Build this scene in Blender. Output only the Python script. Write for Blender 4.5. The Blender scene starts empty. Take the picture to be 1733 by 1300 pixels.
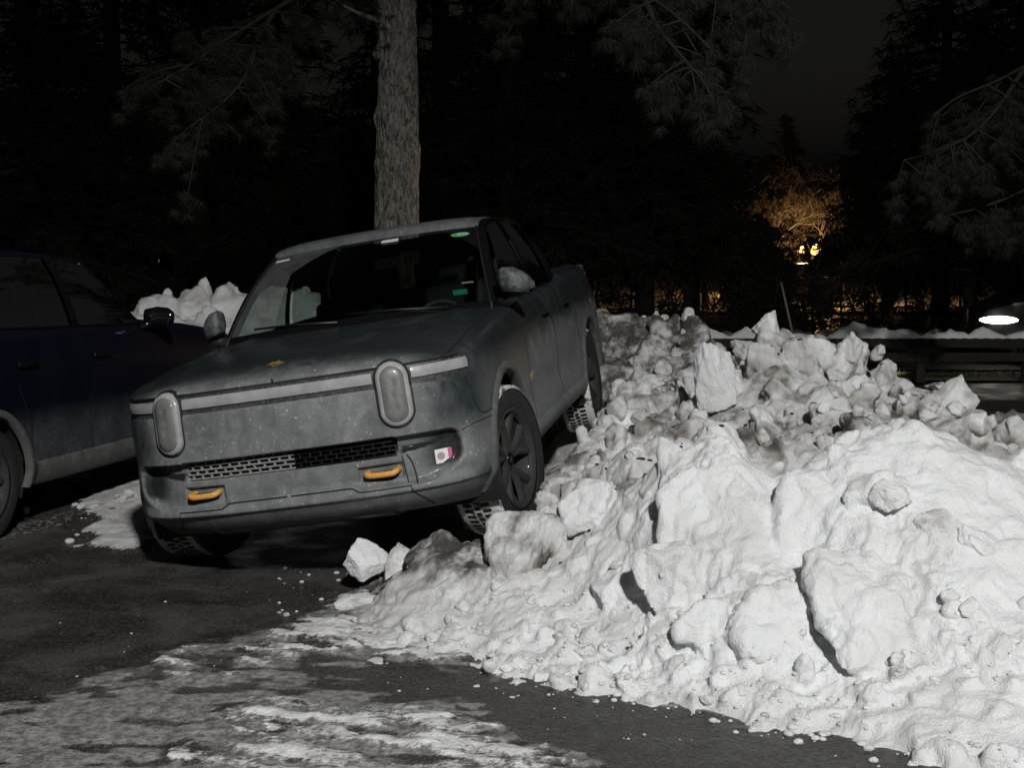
import bpy, math, random
import numpy as np
from mathutils import Matrix, Vector
from mathutils.bvhtree import BVHTree
R = math.radians
SC = bpy.context.scene
COL = SC.collection

# ------------------------------------------------------------------ camera, sky, lot light, exposure
CAM_H, FPX, CW, CH = 1.70, 2200.0, 1733.0, 1300.0
PITCH = math.atan(200.0 / FPX)
cam = bpy.data.cameras.new('camera'); cam_o = bpy.data.objects.new('camera', cam); COL.objects.link(cam_o)
cam.sensor_fit = 'HORIZONTAL'; cam.sensor_width = 36; cam.lens = 36 * FPX / CW
cam.clip_start = 0.05; cam.clip_end = 2000
cam_o.location = (0, 0, CAM_H); cam_o.rotation_euler = (math.pi / 2 - PITCH, 0, 0)
SC.camera = cam_o

world = bpy.data.worlds.new('World'); SC.world = world; world.use_nodes = True
wn = world.node_tree.nodes; wl = world.node_tree.links
bg = wn['Background']
sky = wn.new('ShaderNodeTexSky'); sky.sky_type = 'NISHITA'; sky.sun_disc = False
sky.sun_elevation = R(-2.0); sky.sun_rotation = R(200)
hs = wn.new('ShaderNodeHueSaturation'); hs.inputs['Saturation'].default_value = 0.12
wl.new(sky.outputs[0], hs.inputs['Color']); wl.new(hs.outputs[0], bg.inputs['Color'])
bg.inputs['Strength'].default_value = 0.036

# the car-park luminaire that lights the place stands behind the photographer, to the right (its pole is built below)
LAMP = Vector((2.1, -6.0, 8.6))
ld = bpy.data.lights.new('lot_light', 'SPOT'); ld.energy = 10300; ld.color = (1.0, 1.0, 0.985)
ld.spot_size = R(130); ld.spot_blend = 0.55; ld.shadow_soft_size = 0.34
lo = bpy.data.objects.new('lot_light', ld); COL.objects.link(lo)
lo.location = LAMP - Vector((0, 0, .05)); lo.rotation_euler = (R(25.5), 0, 0)

SC.view_settings.view_transform = 'Standard'; SC.view_settings.look = 'None'
SC.view_settings.exposure = 0.0; SC.view_settings.gamma = 1.0
SC.cycles.max_bounces = 6; SC.cycles.transparent_max_bounces = 12
SC.cycles.sample_clamp_indirect = 3.0
SC.cycles.caustics_reflective = False; SC.cycles.caustics_refractive = False

# ------------------------------------------------------------------ helpers
def P(u, v, d):
    """world point seen at photo pixel (u, v) at forward distance d"""
    x = (u - CW / 2) / FPX; z = (CH / 2 - v) / FPX
    c, s = math.cos(PITCH), math.sin(PITCH)
    y = c + s * z; zz = -s + c * z
    return np.array([x / y * d, d, CAM_H + zz / y * d])
def G(u, v, z0=0.0):
    p = P(u, v, 1.0); dz = p[2] - CAM_H
    d = (z0 - CAM_H) / dz
    return P(u, v, d)

rng = np.random.default_rng(7)
random.seed(7)
_perm = rng.permutation(256); _perm = np.concatenate([_perm, _perm, _perm])
_grad = rng.normal(size=(256, 3)); _grad /= np.linalg.norm(_grad, axis=1)[:, None]
def noise3(p):
    p = np.asarray(p, float); i = np.floor(p).astype(int); f = p - i; i &= 255
    w = f * f * f * (f * (f * 6 - 15) + 10)
    out = 0
    for dx in (0, 1):
        for dy in (0, 1):
            for dz in (0, 1):
                h = _perm[_perm[_perm[(i[:, 0] + dx) & 255] + ((i[:, 1] + dy) & 255)] + ((i[:, 2] + dz) & 255)]
                g = _grad[h]; d = f - np.array([dx, dy, dz])
                ww = (w[:, 0] if dx else 1 - w[:, 0]) * (w[:, 1] if dy else 1 - w[:, 1]) * (w[:, 2] if dz else 1 - w[:, 2])
                out = out + ww * np.einsum('ij,ij->i', g, d)
    return out * 1.6
def fbm(p, scale, oct=4, off=0.0, gain=.5):
    p = np.asarray(p, float) * scale + off; a = 1; s = 0
    for k in range(oct):
        s = s + a * noise3(p + 17.3 * k); p = p * 2.03; a *= gain
    return s
def worley(p, scale, off=0.0, seed=3):
    """distances to nearest and second nearest feature points"""
    p = np.asarray(p, float) * scale + off; i = np.floor(p).astype(int); f1 = np.full(len(p), 9.); f2 = np.full(len(p), 9.)
    R_ = np.random.default_rng(seed).random((512, 3))
    for dx in (-1, 0, 1):
        for dy in (-1, 0, 1):
            for dz in (-1, 0, 1):
                c = i + np.array([dx, dy, dz]); h = (c[:, 0] * 73 + c[:, 1] * 151 + c[:, 2] * 283 + (c[:, 0] * c[:, 1]) % 31) & 511
                d = np.sqrt(((c + R_[h] - p) ** 2).sum(1)); f2 = np.minimum(f2, np.maximum(f1, d)); f1 = np.minimum(f1, d)
    return f1, f2
def sstep(a, b, x):
    t = np.clip((np.asarray(x, float) - a) / (b - a), 0, 1); return t * t * (3 - 2 * t)

def mesh_obj(name, V, F, mat=None, parent=None, smooth=True, fm=None):
    me = bpy.data.meshes.new(name)
    V = np.asarray(V, float).reshape(-1, 3)
    me.from_pydata(V.tolist(), [], F.tolist() if hasattr(F, 'tolist') else F)
    if mat is not None:
        for m in (mat if isinstance(mat, (list, tuple)) else [mat]): me.materials.append(m)
    if fm is not None: me.polygons.foreach_set('material_index', np.asarray(fm, dtype=np.int32))
    me.polygons.foreach_set('use_smooth', np.full(len(me.polygons), bool(smooth)))
    me.update()
    o = bpy.data.objects.new(name, me); COL.objects.link(o)
    if parent: o.parent = parent
    return o
def attr(o, name, vals):
    a = o.data.attributes.new(name, 'FLOAT', 'POINT'); a.data.foreach_set('value', np.asarray(vals, dtype=np.float32))
def empty(name, loc=(0, 0, 0), rz=0):
    o = bpy.data.objects.new(name, None); COL.objects.link(o); o.location = loc; o.rotation_euler = (0, 0, rz)
    o.empty_display_size = .1
    return o
def tag(o, label=None, cat=None, group=None, kind=None):
    if label: o['label'] = label
    if cat: o['category'] = cat
    if group: o['group'] = group
    if kind: o['kind'] = kind
    return o

class MB:
    def __init__(s): s.v = []; s.f = []; s.n = 0
    def add(s, V, F):
        V = np.asarray(V, float).reshape(-1, 3); s.v.append(V)
        s.f += [[i + s.n for i in f] for f in F]; s.n += len(V); return s
    def box(s, c, d, rot=None, taper=1.0):
        x, y, z = np.array(d) / 2.0
        V = np.array([(sx * x * (taper if sz > 0 else 1), sy * y * (taper if sz > 0 else 1), sz * z) for sz in (-1, 1) for sy in (-1, 1) for sx in (-1, 1)])
        if rot is not None: V = V @ np.array(rot).T
        return s.add(V + np.array(c), [(0, 2, 3, 1), (4, 5, 7, 6), (0, 1, 5, 4), (2, 6, 7, 3), (0, 4, 6, 2), (1, 3, 7, 5)])
    def tube(s, pts, rad, n=8, cap=True):
        pts = np.asarray(pts, float); m = len(pts)
        rad = np.full(m, rad) if np.isscalar(rad) else np.asarray(rad, float)
        t = np.gradient(pts, axis=0); t /= np.linalg.norm(t, axis=1)[:, None] + 1e-12
        up = np.array([0, 0, 1.]) if abs(t[0][2]) < .9 else np.array([1., 0, 0])
        V = []
        a = np.cross(t[0], up); a /= np.linalg.norm(a)
        for i in range(m):
            a = a - t[i] * np.dot(a, t[i]); a /= np.linalg.norm(a) + 1e-12
            b = np.cross(t[i], a); an = np.arange(n) * 2 * math.pi / n
            V.append(pts[i] + rad[i] * (np.cos(an)[:, None] * a + np.sin(an)[:, None] * b))
        F = [(i * n + j, i * n + (j + 1) % n, (i + 1) * n + (j + 1) % n, (i + 1) * n + j) for i in range(m - 1) for j in range(n)]
        if cap: F += [tuple(range(n - 1, -1, -1)), tuple((m - 1) * n + j for j in range(n))]
        return s.add(np.concatenate(V), F)
    def grid(s, A, closed_u=False, flip=False):
        a, b = A.shape[:2]; F = []
        for i in range(a - (0 if closed_u else 1)):
            i2 = (i + 1) % a
            for j in range(b - 1):
                q = (i * b + j, i2 * b + j, i2 * b + j + 1, i * b + j + 1)
                F.append(q[::-1] if flip else q)
        return s.add(A.reshape(-1, 3), F)
    def lathe(s, prof, n=48, axis='y', a0=0, a1=2 * math.pi):
        full = abs(a1 - a0 - 2 * math.pi) < 1e-6
        an = a0 + (a1 - a0) * np.arange(n) / (n if full else n - 1)
        pr = np.asarray(prof, float); A = np.zeros((n, len(pr), 3))
        for i, t in enumerate(an):
            if axis == 'y': A[i, :, 0] = pr[:, 0] * math.cos(t); A[i, :, 2] = pr[:, 0] * math.sin(t); A[i, :, 1] = pr[:, 1]
            else: A[i, :, 0] = pr[:, 0] * math.cos(t); A[i, :, 1] = pr[:, 0] * math.sin(t); A[i, :, 2] = pr[:, 1]
        return s.grid(A, closed_u=full)
    def obj(s, name, mat, parent=None, smooth=True):
        return mesh_obj(name, np.concatenate(s.v), s.f, mat, parent, smooth)
def rotm(ax, ay, az):
    return np.array(Matrix.Rotation(az, 3, 'Z') @ Matrix.Rotation(ay, 3, 'Y') @ Matrix.Rotation(ax, 3, 'X'))
def spline(pts, n):
    """Catmull-Rom through pts, n samples equally spaced by length"""
    p = np.asarray(pts, float); q = np.vstack([2 * p[0] - p[1], p, 2 * p[-1] - p[-2]]); out = []
    for i in range(1, len(q) - 2):
        t = np.linspace(0, 1, 24, endpoint=False)[:, None]
        a, b, c, d = q[i - 1], q[i], q[i + 1], q[i + 2]
        out.append(.5 * (2 * b + (c - a) * t + (2 * a - 5 * b + 4 * c - d) * t ** 2 + (3 * b - a - 3 * c + d) * t ** 3))
    out = np.vstack(out + [p[-1:]]); L = np.concatenate([[0], np.cumsum(np.linalg.norm(np.diff(out, axis=0), axis=1))])
    if n is None: return out, L
    s = np.linspace(0, L[-1], n) if np.isscalar(n) else np.asarray(n)
    return np.stack([np.interp(s, L, out[:, k]) for k in range(p.shape[1])], 1)
def apply_mods(o):
    dg = bpy.context.evaluated_depsgraph_get()
    me = bpy.data.meshes.new_from_object(o.evaluated_get(dg)); old = o.data
    o.modifiers.clear(); o.data = me; bpy.data.meshes.remove(old); return o
def bevel(o, w=.008, seg=2):
    m = o.modifiers.new('b', 'BEVEL'); m.width = w; m.segments = seg; m.limit_method = 'ANGLE'; m.angle_limit = R(40)
    return o

# ------------------------------------------------------------------ materials
class NT:
    def __init__(s, name):
        s.m = bpy.data.materials.new(name); s.m.use_nodes = True; s.t = s.m.node_tree; s.n = s.t.nodes
        s.b = s.n['Principled BSDF']; s.out = s.n['Material Output']
    def new(s, typ, **kw):
        n = s.n.new(typ)
        for k, v in kw.items(): setattr(n, k, v)
        return n
    def link(s, a, b): s.t.links.new(a, b)
    def val(s, x, sock):
        if isinstance(x, (int, float)): sock.default_value = x
        else: s.link(x, sock)
    def math(s, op, a, b=None, c=None, clamp=False):
        n = s.new('ShaderNodeMath', operation=op); n.use_clamp = clamp
        s.val(a, n.inputs[0])
        if b is not None: s.val(b, n.inputs[1])
        if c is not None: s.val(c, n.inputs[2])
        return n.outputs[0]
    def noise(s, scale, detail=5, rough=.55, vec=None, dist=0.0):
        n = s.new('ShaderNodeTexNoise'); n.inputs['Scale'].default_value = scale; n.inputs['Detail'].default_value = detail
        n.inputs['Roughness'].default_value = rough; n.inputs['Distortion'].default_value = dist
        if vec is not None: s.link(vec, n.inputs['Vector'])
        return n.outputs['Fac']
    def coords(s, kind='Object', scale=(1, 1, 1), rot=(0, 0, 0)):
        t = s.new('ShaderNodeTexCoord'); mp = s.new('ShaderNodeMapping'); mp.inputs['Scale'].default_value = scale
        mp.inputs['Rotation'].default_value = rot; s.link(t.outputs[kind], mp.inputs['Vector']); return mp.outputs['Vector']
    def geo(s):
        return s.new('ShaderNodeNewGeometry')
    def ramp(s, x, a, b, lo=0.0, hi=1.0):
        n = s.new('ShaderNodeMapRange', interpolation_type='SMOOTHSTEP'); s.val(x, n.inputs[0])
        for i, v in enumerate((a, b, lo, hi)): n.inputs[1 + i].default_value = v
        return n.outputs[0]
    def mix(s, f, a, b):
        n = s.new('ShaderNodeMix', data_type='RGBA'); s.val(f, n.inputs['Factor'])
        for x, k in ((a, 'A'), (b, 'B')):
            sk = [i for i in n.inputs if i.name == k and i.type == 'RGBA'][0]
            if isinstance(x, tuple): sk.default_value = (*x[:3], 1)
            else: s.link(x, sk)
        return [o for o in n.outputs if o.type == 'RGBA'][0]
    def attr(s, name):
        a = s.new('ShaderNodeAttribute', attribute_name=name); return a.outputs['Fac']
    def bump(s, h, strength=.3, dist=.01, nrm=None):
        n = s.new('ShaderNodeBump'); n.inputs['Strength'].default_value = strength; n.inputs['Distance'].default_value = dist
        s.link(h, n.inputs['Height'])
        if nrm is not None: s.link(nrm, n.inputs['Normal'])
        s.link(n.outputs[0], s.b.inputs['Normal']); return n.outputs[0]
    def set(s, **kw):
        for k, v in kw.items():
            k = k.replace('_', ' ')
            sk = s.b.inputs[k]
            if isinstance(v, tuple): sk.default_value = (*v[:3], 1) if len(sk.default_value) == 4 else v
            else: s.val(v, sk)
        return s
def plain(name, col, rough=.5, metal=0.0, nz=0.0, nscale=30, **kw):
    t = NT(name); t.set(Base_Color=col, Roughness=rough, Metallic=metal, **kw)
    if nz:
        n = t.noise(nscale, 4, .6, t.coords())
        t.set(Base_Color=t.mix(t.ramp(n, .35, .7), tuple(c * (1 - nz) for c in col), tuple(min(1, c * (1 + nz)) for c in col)))
        t.set(Roughness=t.math('ADD', rough - .08, t.math('MULTIPLY', n, .16)))
    return t.m
def emis(name, col, strength):
    t = NT(name); t.set(Base_Color=col, Emission_Color=col, Emission_Strength=strength); return t.m

def make_paint(name, clean, salt, zc=1.05, rough=.26, amt=1.0, nose=False):
    """car paint under a film of dried road salt: thick low down (and on the nose of the truck), thin on top"""
    t = NT(name); v = t.coords()
    sx = t.new('ShaderNodeSeparateXYZ'); t.link(v, sx.inputs[0]); X, Y, Z = sx.outputs
    n1 = t.noise(2.6, 6, .62, v, .6); n2 = t.noise(26, 5, .65, v); n3 = t.noise(120, 3, .6, v); n4 = t.noise(7, 3, .5, t.coords(scale=(1, 1, .35))); n5 = t.noise(11, 6, .7, v, .8)
    if nose:
        ay = t.math('ABSOLUTE', Y); wob = t.math('MULTIPLY', t.math('SUBTRACT', n1, .5), .35); zw = t.math('ADD', Z, wob); yw = t.math('ADD', ay, wob)
        panel = t.math('MULTIPLY', t.math('MULTIPLY', t.ramp(X, .62, .80), t.ramp(yw, .86, .66)), t.ramp(Z, 1.18, 1.09))
        low = t.ramp(zw, .86, .62); door = t.math('MULTIPLY', t.ramp(X, -.45, -.95), t.ramp(zw, 1.10, .92)); door = t.math('MULTIPLY', door, .92)
        lip = t.math('MULTIPLY', t.math('MULTIPLY', t.ramp(X, .58, .82), t.ramp(t.math('SUBTRACT', n5, .5), -.25, .2)), .55); top = t.math('MULTIPLY', t.ramp(Z, 1.68, 1.76), .50)
        crown = t.math('MULTIPLY', t.math('MULTIPLY', t.ramp(n1, .45, .68), .20), t.ramp(n5, .3, .65)); arch = t.math('MULTIPLY', t.ramp(ay, .93, 1.0), t.math('MULTIPLY', t.ramp(Z, 1.12, .98), .28))
        zz = t.math('MAXIMUM', t.math('MAXIMUM', t.math('MAXIMUM', panel, low), t.math('MAXIMUM', door, lip)), t.math('MAXIMUM', top, t.math('MAXIMUM', crown, arch)))
    else:
        zz = t.ramp(Z, zc + .16, zc - .06)
    f = t.math('MULTIPLY', zz, t.ramp(n1, .18, .62, .62, 1.0))
    f = t.math('MULTIPLY', f, t.ramp(n2, .2, .7, .72, 1.0)); f = t.math('MULTIPLY', f, t.ramp(n4, .25, .7, .75, 1.05)); f = t.math('MULTIPLY', f, t.ramp(n5, .3, .7, .72, 1.06))
    thin = t.math('MULTIPLY', t.ramp(n1, .3, .7, .0, .12), t.ramp(n3, .45, .7, .25, 1.0))
    f = t.math('MAXIMUM', f, thin); f = t.math('MULTIPLY', f, amt, clamp=True)
    spk = t.math('MULTIPLY', t.ramp(t.noise(75, 2.5, .6, v, .6), .635, .70), t.ramp(n5, .44, .60)); spk = t.math('MULTIPLY', spk, t.ramp(f, .2, .6, .12, 1.0))
    col = t.mix(f, clean, salt); col = t.mix(t.math('MULTIPLY', spk, .75), col, tuple(min(.7, c * 3.0) for c in salt))
    sp_ = t.math('SUBTRACT', .45, t.math('MULTIPLY', f, .36))
    if nose:
        so = t.math('MULTIPLY', t.attr('shade_wet'), t.ramp(n2, .2, .7, .97, 1.0)); col = t.mix(so, col, (.016, .0165, .017)); sp_ = t.math('MULTIPLY', sp_, t.ramp(so, .1, .8, 1.0, .25))  # body mask darkens the colour: shade painted in, plus dark wet plastic
    t.set(Base_Color=col, Roughness=t.math('ADD', rough, t.math('MULTIPLY', f, .5)), Coat_Weight=.06, Coat_Roughness=.08, Specular_IOR_Level=sp_)
    t.bump(n2, .06, .004)
    return t.m

M = {}
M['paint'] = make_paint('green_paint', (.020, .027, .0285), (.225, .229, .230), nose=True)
M['salt_mirror'] = plain('salted_mirror', (.085, .088, .09), .6, nz=.55, nscale=26)
M['tail_lens'] = plain('tail_lens', (.12, .01, .01), .3)
M['paint_blue'] = make_paint('blue_paint', (.0030, .0036, .010), (.075, .077, .082), zc=.68, amt=.8, rough=.3)
M['paint_dark'] = make_paint('dark_paint', (.012, .012, .013), (.05, .05, .05), zc=.5, amt=.6)
M['trim'] = make_paint('black_trim', (.012, .012, .013), (.15, .15, .148), zc=1.0, amt=.85, rough=.5)
M['black'] = plain('black_plastic', (.008, .008, .009), .45, nz=.2)
M['gloss_black'] = plain('gloss_black', (.006, .006, .007), .12)
M['cavity'] = plain('dark_cavity', (.005, .005, .005), .9)
M['seam'] = plain('seam', (.006, .006, .007), .7)
M['rubber'] = plain('tyre_rubber', (.016, .016, .017), .75, nz=.35, nscale=40)
M['rim'] = make_paint('rim_paint', (.014, .014, .015), (.045, .045, .044), zc=2.0, amt=.7, rough=.42)
M['salt_plastic'] = plain('salted_plastic', (.20, .20, .195), .8, nz=.25, nscale=60)
M['hook'] = plain('amber_hook', (.66, .33, .075), .5, nz=.12, nscale=60)
M['caliper'] = plain('caliper_yellow', (.62, .36, .02), .45)
M['steel'] = plain('brake_steel', (.12, .115, .11), .45, .8, nz=.3)
M['gold'] = plain('badge_gold', (.62, .30, .03), .35, .3)
M['gold_dim'] = plain('lettering_gold', (.42, .30, .10), .5)
M['badge_dark'] = plain('badge_dark', (.03, .028, .02), .35)
M['badge_rim'] = plain('badge_rim', (.28, .26, .22), .35, .5)
M['white_plastic'] = plain('white_plastic', (.62, .66, .64), .5)
M['paper'] = plain('sticker_white', (.72, .71, .70), .6)
M['pink'] = plain('sticker_pink', (.55, .10, .26), .6)
M['tan'] = plain('sticker_print', (.34, .28, .26), .6)
M['green'] = plain('sticker_green', (.05, .28, .09), .5)
M['green_lt'] = plain('sticker_pale', (.35, .55, .42), .5)
M['green_tag'] = plain('tag_green', (.03, .33, .18), .5)
M['cream_tag'] = plain('tag_cream', (.55, .50, .33), .5)
M['interior'] = plain('interior_dark', (.006, .006, .0065), .8)
M['wheel_rim_in'] = plain('steering_leather', (.06, .06, .06), .5)
M['chrome'] = plain('chrome', (.55, .55, .55), .18, 1.0)
M['mirror'] = plain('mirror_glass', (.5, .5, .5), .05, 1.0)
M['orange_lens'] = plain('marker_lens', (.55, .10, .02), .3)

def make_glass(name, tint=(.55, .6, .58), frost=None, dirt=.05):
    t = NT(name); v = t.coords()
    tr = t.new('ShaderNodeBsdfTransparent'); tr.inputs[0].default_value = (*tint, 1)
    gl = t.new('ShaderNodeBsdfGlossy'); gl.inputs['Roughness'].default_value = .03
    lw = t.new('ShaderNodeFresnel'); lw.inputs[0].default_value = 1.45
    mx = t.new('ShaderNodeMixShader'); t.link(lw.outputs[0], mx.inputs[0]); t.link(tr.outputs[0], mx.inputs[1]); t.link(gl.outputs[0], mx.inputs[2])
    df = t.new('ShaderNodeBsdfDiffuse'); df.inputs[0].default_value = (.42, .43, .43, 1)
    n1 = t.noise(9, 6, .6, v, .5); n2 = t.noise(70, 4, .6, v)
    if frost:
        y0, z0, r0, ycut, amt = frost
        sx = t.new('ShaderNodeSeparateXYZ'); t.link(v, sx.inputs[0])
        dy = t.math('SUBTRACT', sx.outputs[1], y0); dz = t.math('SUBTRACT', sx.outputs[2], z0)
        dz = t.math('MULTIPLY', dz, 1.55)
        rr = t.math('SQRT', t.math('ADD', t.math('MULTIPLY', dy, dy), t.math('MULTIPLY', dz, dz)))
        m1 = t.ramp(rr, r0, r0 + .012)
        m2 = t.ramp(sx.outputs[1], ycut, ycut - .012)
        m = t.math('MAXIMUM', m1, m2)
        edge = t.ramp(sx.outputs[1], .45, -.25, .12, 1.0)
        fac = t.math('MULTIPLY', t.math('MULTIPLY', m, edge), t.math('MULTIPLY', t.ramp(n1, .2, .7, .55, 1.0), amt))
        fac = t.math('ADD', fac, t.math('MULTIPLY', t.ramp(n2, .66, .74), .03))
    else:
        fac = t.math('MULTIPLY', t.ramp(n1, .3, .7), dirt)
    m3 = t.new('ShaderNodeMixShader'); t.link(fac, m3.inputs[0]); t.link(mx.outputs[0], m3.inputs[1]); t.link(df.outputs[0], m3.inputs[2])
    t.link(m3.outputs[0], t.out.inputs['Surface']); return t.m
M['windshield'] = make_glass('windshield_glass', (.46, .54, .50), frost=(.10, 1.281, .80, -.50, .15))
M['glass'] = make_glass('window_glass', (.50, .55, .53), dirt=.006)
M['glass_rear'] = make_glass('rear_glass', (.10, .11, .11), dirt=.006)
M['glass_dark'] = make_glass('tinted_glass', (.48, .50, .50), dirt=.004)

def make_lens(name, col, rough):
    t = NT(name); v = t.coords(); n = t.noise(40, 5, .65, v); n2 = t.noise(9, 4, .6, v)
    t.set(Base_Color=t.mix(t.ramp(n2, .3, .7), tuple(c * .72 for c in col), col), Roughness=t.ramp(n, .3, .7, rough, rough + .3), Coat_Weight=.4, Coat_Roughness=.15)
    t.bump(n, .12, .003); return t.m
M['lightbar'] = make_lens('lightbar_lens', (.34, .34, .345), .40)
M['carrier'] = plain('light_band_black', (.05, .05, .05), .5, nz=.5, nscale=50)
M['lens'] = make_lens('headlight_lens', (.17, .172, .172), .28)
M['recess'] = plain('recess_plastic', (.028, .029, .03), .6, nz=.5, nscale=35)
M['black_wet'] = plain('wet_black', (.0035, .0035, .0035), .35)
M['lens_rim'] = make_lens('headlight_halo', (.36, .36, .36), .40)

def make_snow(name, base=(.87, .875, .885), dirtcol=(.26, .235, .20), dark=(.07, .065, .06), bumpk=1.0, sss=.25):
    t = NT(name); g = t.geo(); pos = g.outputs['Position']
    n1 = t.noise(5, 7, .62, pos); n2 = t.noise(38, 5, .6, pos); n3 = t.noise(130, 4, .6, pos); n4 = t.noise(2.2, 5, .6, pos)
    d = t.attr('dirt')
    f = t.math('MULTIPLY', d, t.ramp(n1, .28, .68, .25, 1.25), clamp=True)
    f = t.math('ADD', f, t.math('MULTIPLY', t.ramp(n4, .58, .75), .06), clamp=True)
    col = t.mix(f, base, dirtcol)
    f2 = t.math('MULTIPLY', t.ramp(d, .62, 1.0), t.ramp(t.math('ADD', t.math('MULTIPLY', n1, .75), t.math('MULTIPLY', n2, .25)), .40, .60))
    col = t.mix(f2, col, dark)
    spk = t.math('MULTIPLY', t.ramp(n3, .69, .74), t.ramp(d, .02, .45))
    col = t.mix(t.math('MULTIPLY', spk, .6), col, dark)
    t.set(Base_Color=col, Roughness=.75, Subsurface_Weight=sss, Subsurface_Radius=(.9, 1.0, 1.1), Subsurface_Scale=.012)
    t.b.inputs['Specular IOR Level'].default_value = .2
    n5 = t.noise(300, 2, .5, pos)
    h = t.math('ADD', t.math('ADD', t.math('MULTIPLY', n2, .8), t.math('MULTIPLY', n3, .6)), t.math('MULTIPLY', n5, .40))
    t.bump(h, .75 * bumpk, .024)
    return t.m
M['snow'] = make_snow('snow')
M['snow_ice'] = make_snow('icy_snow', (.60, .60, .60), (.27, .25, .22), sss=.1)

# ------------------------------------------------------------------ vehicles
class Wrap:
    """body side + nose surface: a plan outline (nose centre -> tail, half) swept up through z with an inset profile"""
    def __init__(s, ctrl, zb, zt, inset):
        s.line, s.L = spline(ctrl, None); s.zb, s.zt, s.inset = zb, zt, inset
        t = np.gradient(s.line, axis=0); t /= np.linalg.norm(t, axis=1)[:, None]
        s.nrm = np.stack([-t[:, 1], t[:, 0]], 1) * -1   # outward
        if s.nrm[len(s.nrm) // 2][1] < 0: s.nrm *= -1
    def at(s, a):
        return (np.stack([np.interp(a, s.L, s.line[:, k]) for k in (0, 1)], -1), np.stack([np.interp(a, s.L, s.nrm[:, k]) for k in (0, 1)], -1))
    def s_of_y(s, y):   # on the nose
        k = np.argmax(s.line[:, 1] >= .985 * s.line[:, 1].max()); return np.interp(abs(y), s.line[:k, 1], s.L[:k])
    def s_of_x(s, x): return np.interp(-x, -s.line[:, 0], s.L)
    def pt(s, a, z, side=1, out=0.0):
        p, n = s.at(np.asarray(a, float)); z = np.asarray(z, float)
        i = s.inset(p[..., 0], p[..., 1], z, s.zt(p[..., 0])) - out
        q = p - n * i[..., None]
        return np.stack([q[..., 0], q[..., 1] * side, z + 0 * q[..., 0]], -1)

def panel_grid(w, S, rows, side, arches, recess=None):
    """columns S (arc positions) x rows; returns verts, faces with the wheel openings cut"""
    p, n = w.at(S); zb = w.zb(p[:, 0]); zt = w.zt(p[:, 0])
    v = np.linspace(0, 1, rows)
    Z = zb[:, None] + (zt - zb)[:, None] * v[None]
    A = w.pt(np.repeat(S[:, None], rows, 1), Z, side)
    if recess is not None:
        d = recess(A[..., 0], np.abs(A[..., 1]), A[..., 2]); A[..., 0] -= n[:, None, 0] * d; A[..., 1] -= side * n[:, None, 1] * d
    a, b = A.shape[:2]; V = A.reshape(-1, 3)
    idx = np.arange(a * b).reshape(a, b)
    F = np.stack([idx[:-1, :-1], idx[1:, :-1], idx[1:, 1:], idx[:-1, 1:]], -1).reshape(-1, 4)
    for (ax, az, ar) in arches:
        r = np.hypot(V[:, 0] - ax, V[:, 2] - az); ins = (r < ar) & (np.abs(V[:, 1]) > .5)
        keep = ~ins[F].all(1); F = F[keep]
        used = np.zeros(len(V), bool); used[F.ravel()] = True; k = used & ins
        f = ar / np.maximum(r[k], 1e-6); V[k, 0] = ax + (V[k, 0] - ax) * f; V[k, 2] = az + (V[k, 2] - az) * f
    if side > 0: F = F[:, ::-1]
    used = np.unique(F); mp = -np.ones(len(V), int); mp[used] = np.arange(len(used))
    return V[used], mp[F]

def ribbon(pts, nrm, wdt, lift=.0015):
    """thin dark gap line lying on a surface"""
    pts = np.asarray(pts, float); nrm = np.asarray(nrm, float)
    t = np.gradient(pts, axis=0); t /= np.linalg.norm(t, axis=1)[:, None] + 1e-9
    b = np.cross(nrm, t); b /= np.linalg.norm(b, axis=1)[:, None] + 1e-9
    c = pts + nrm * lift
    A = np.stack([c - b * wdt / 2, c + nrm * .0008, c + b * wdt / 2], 1)
    return A

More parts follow.
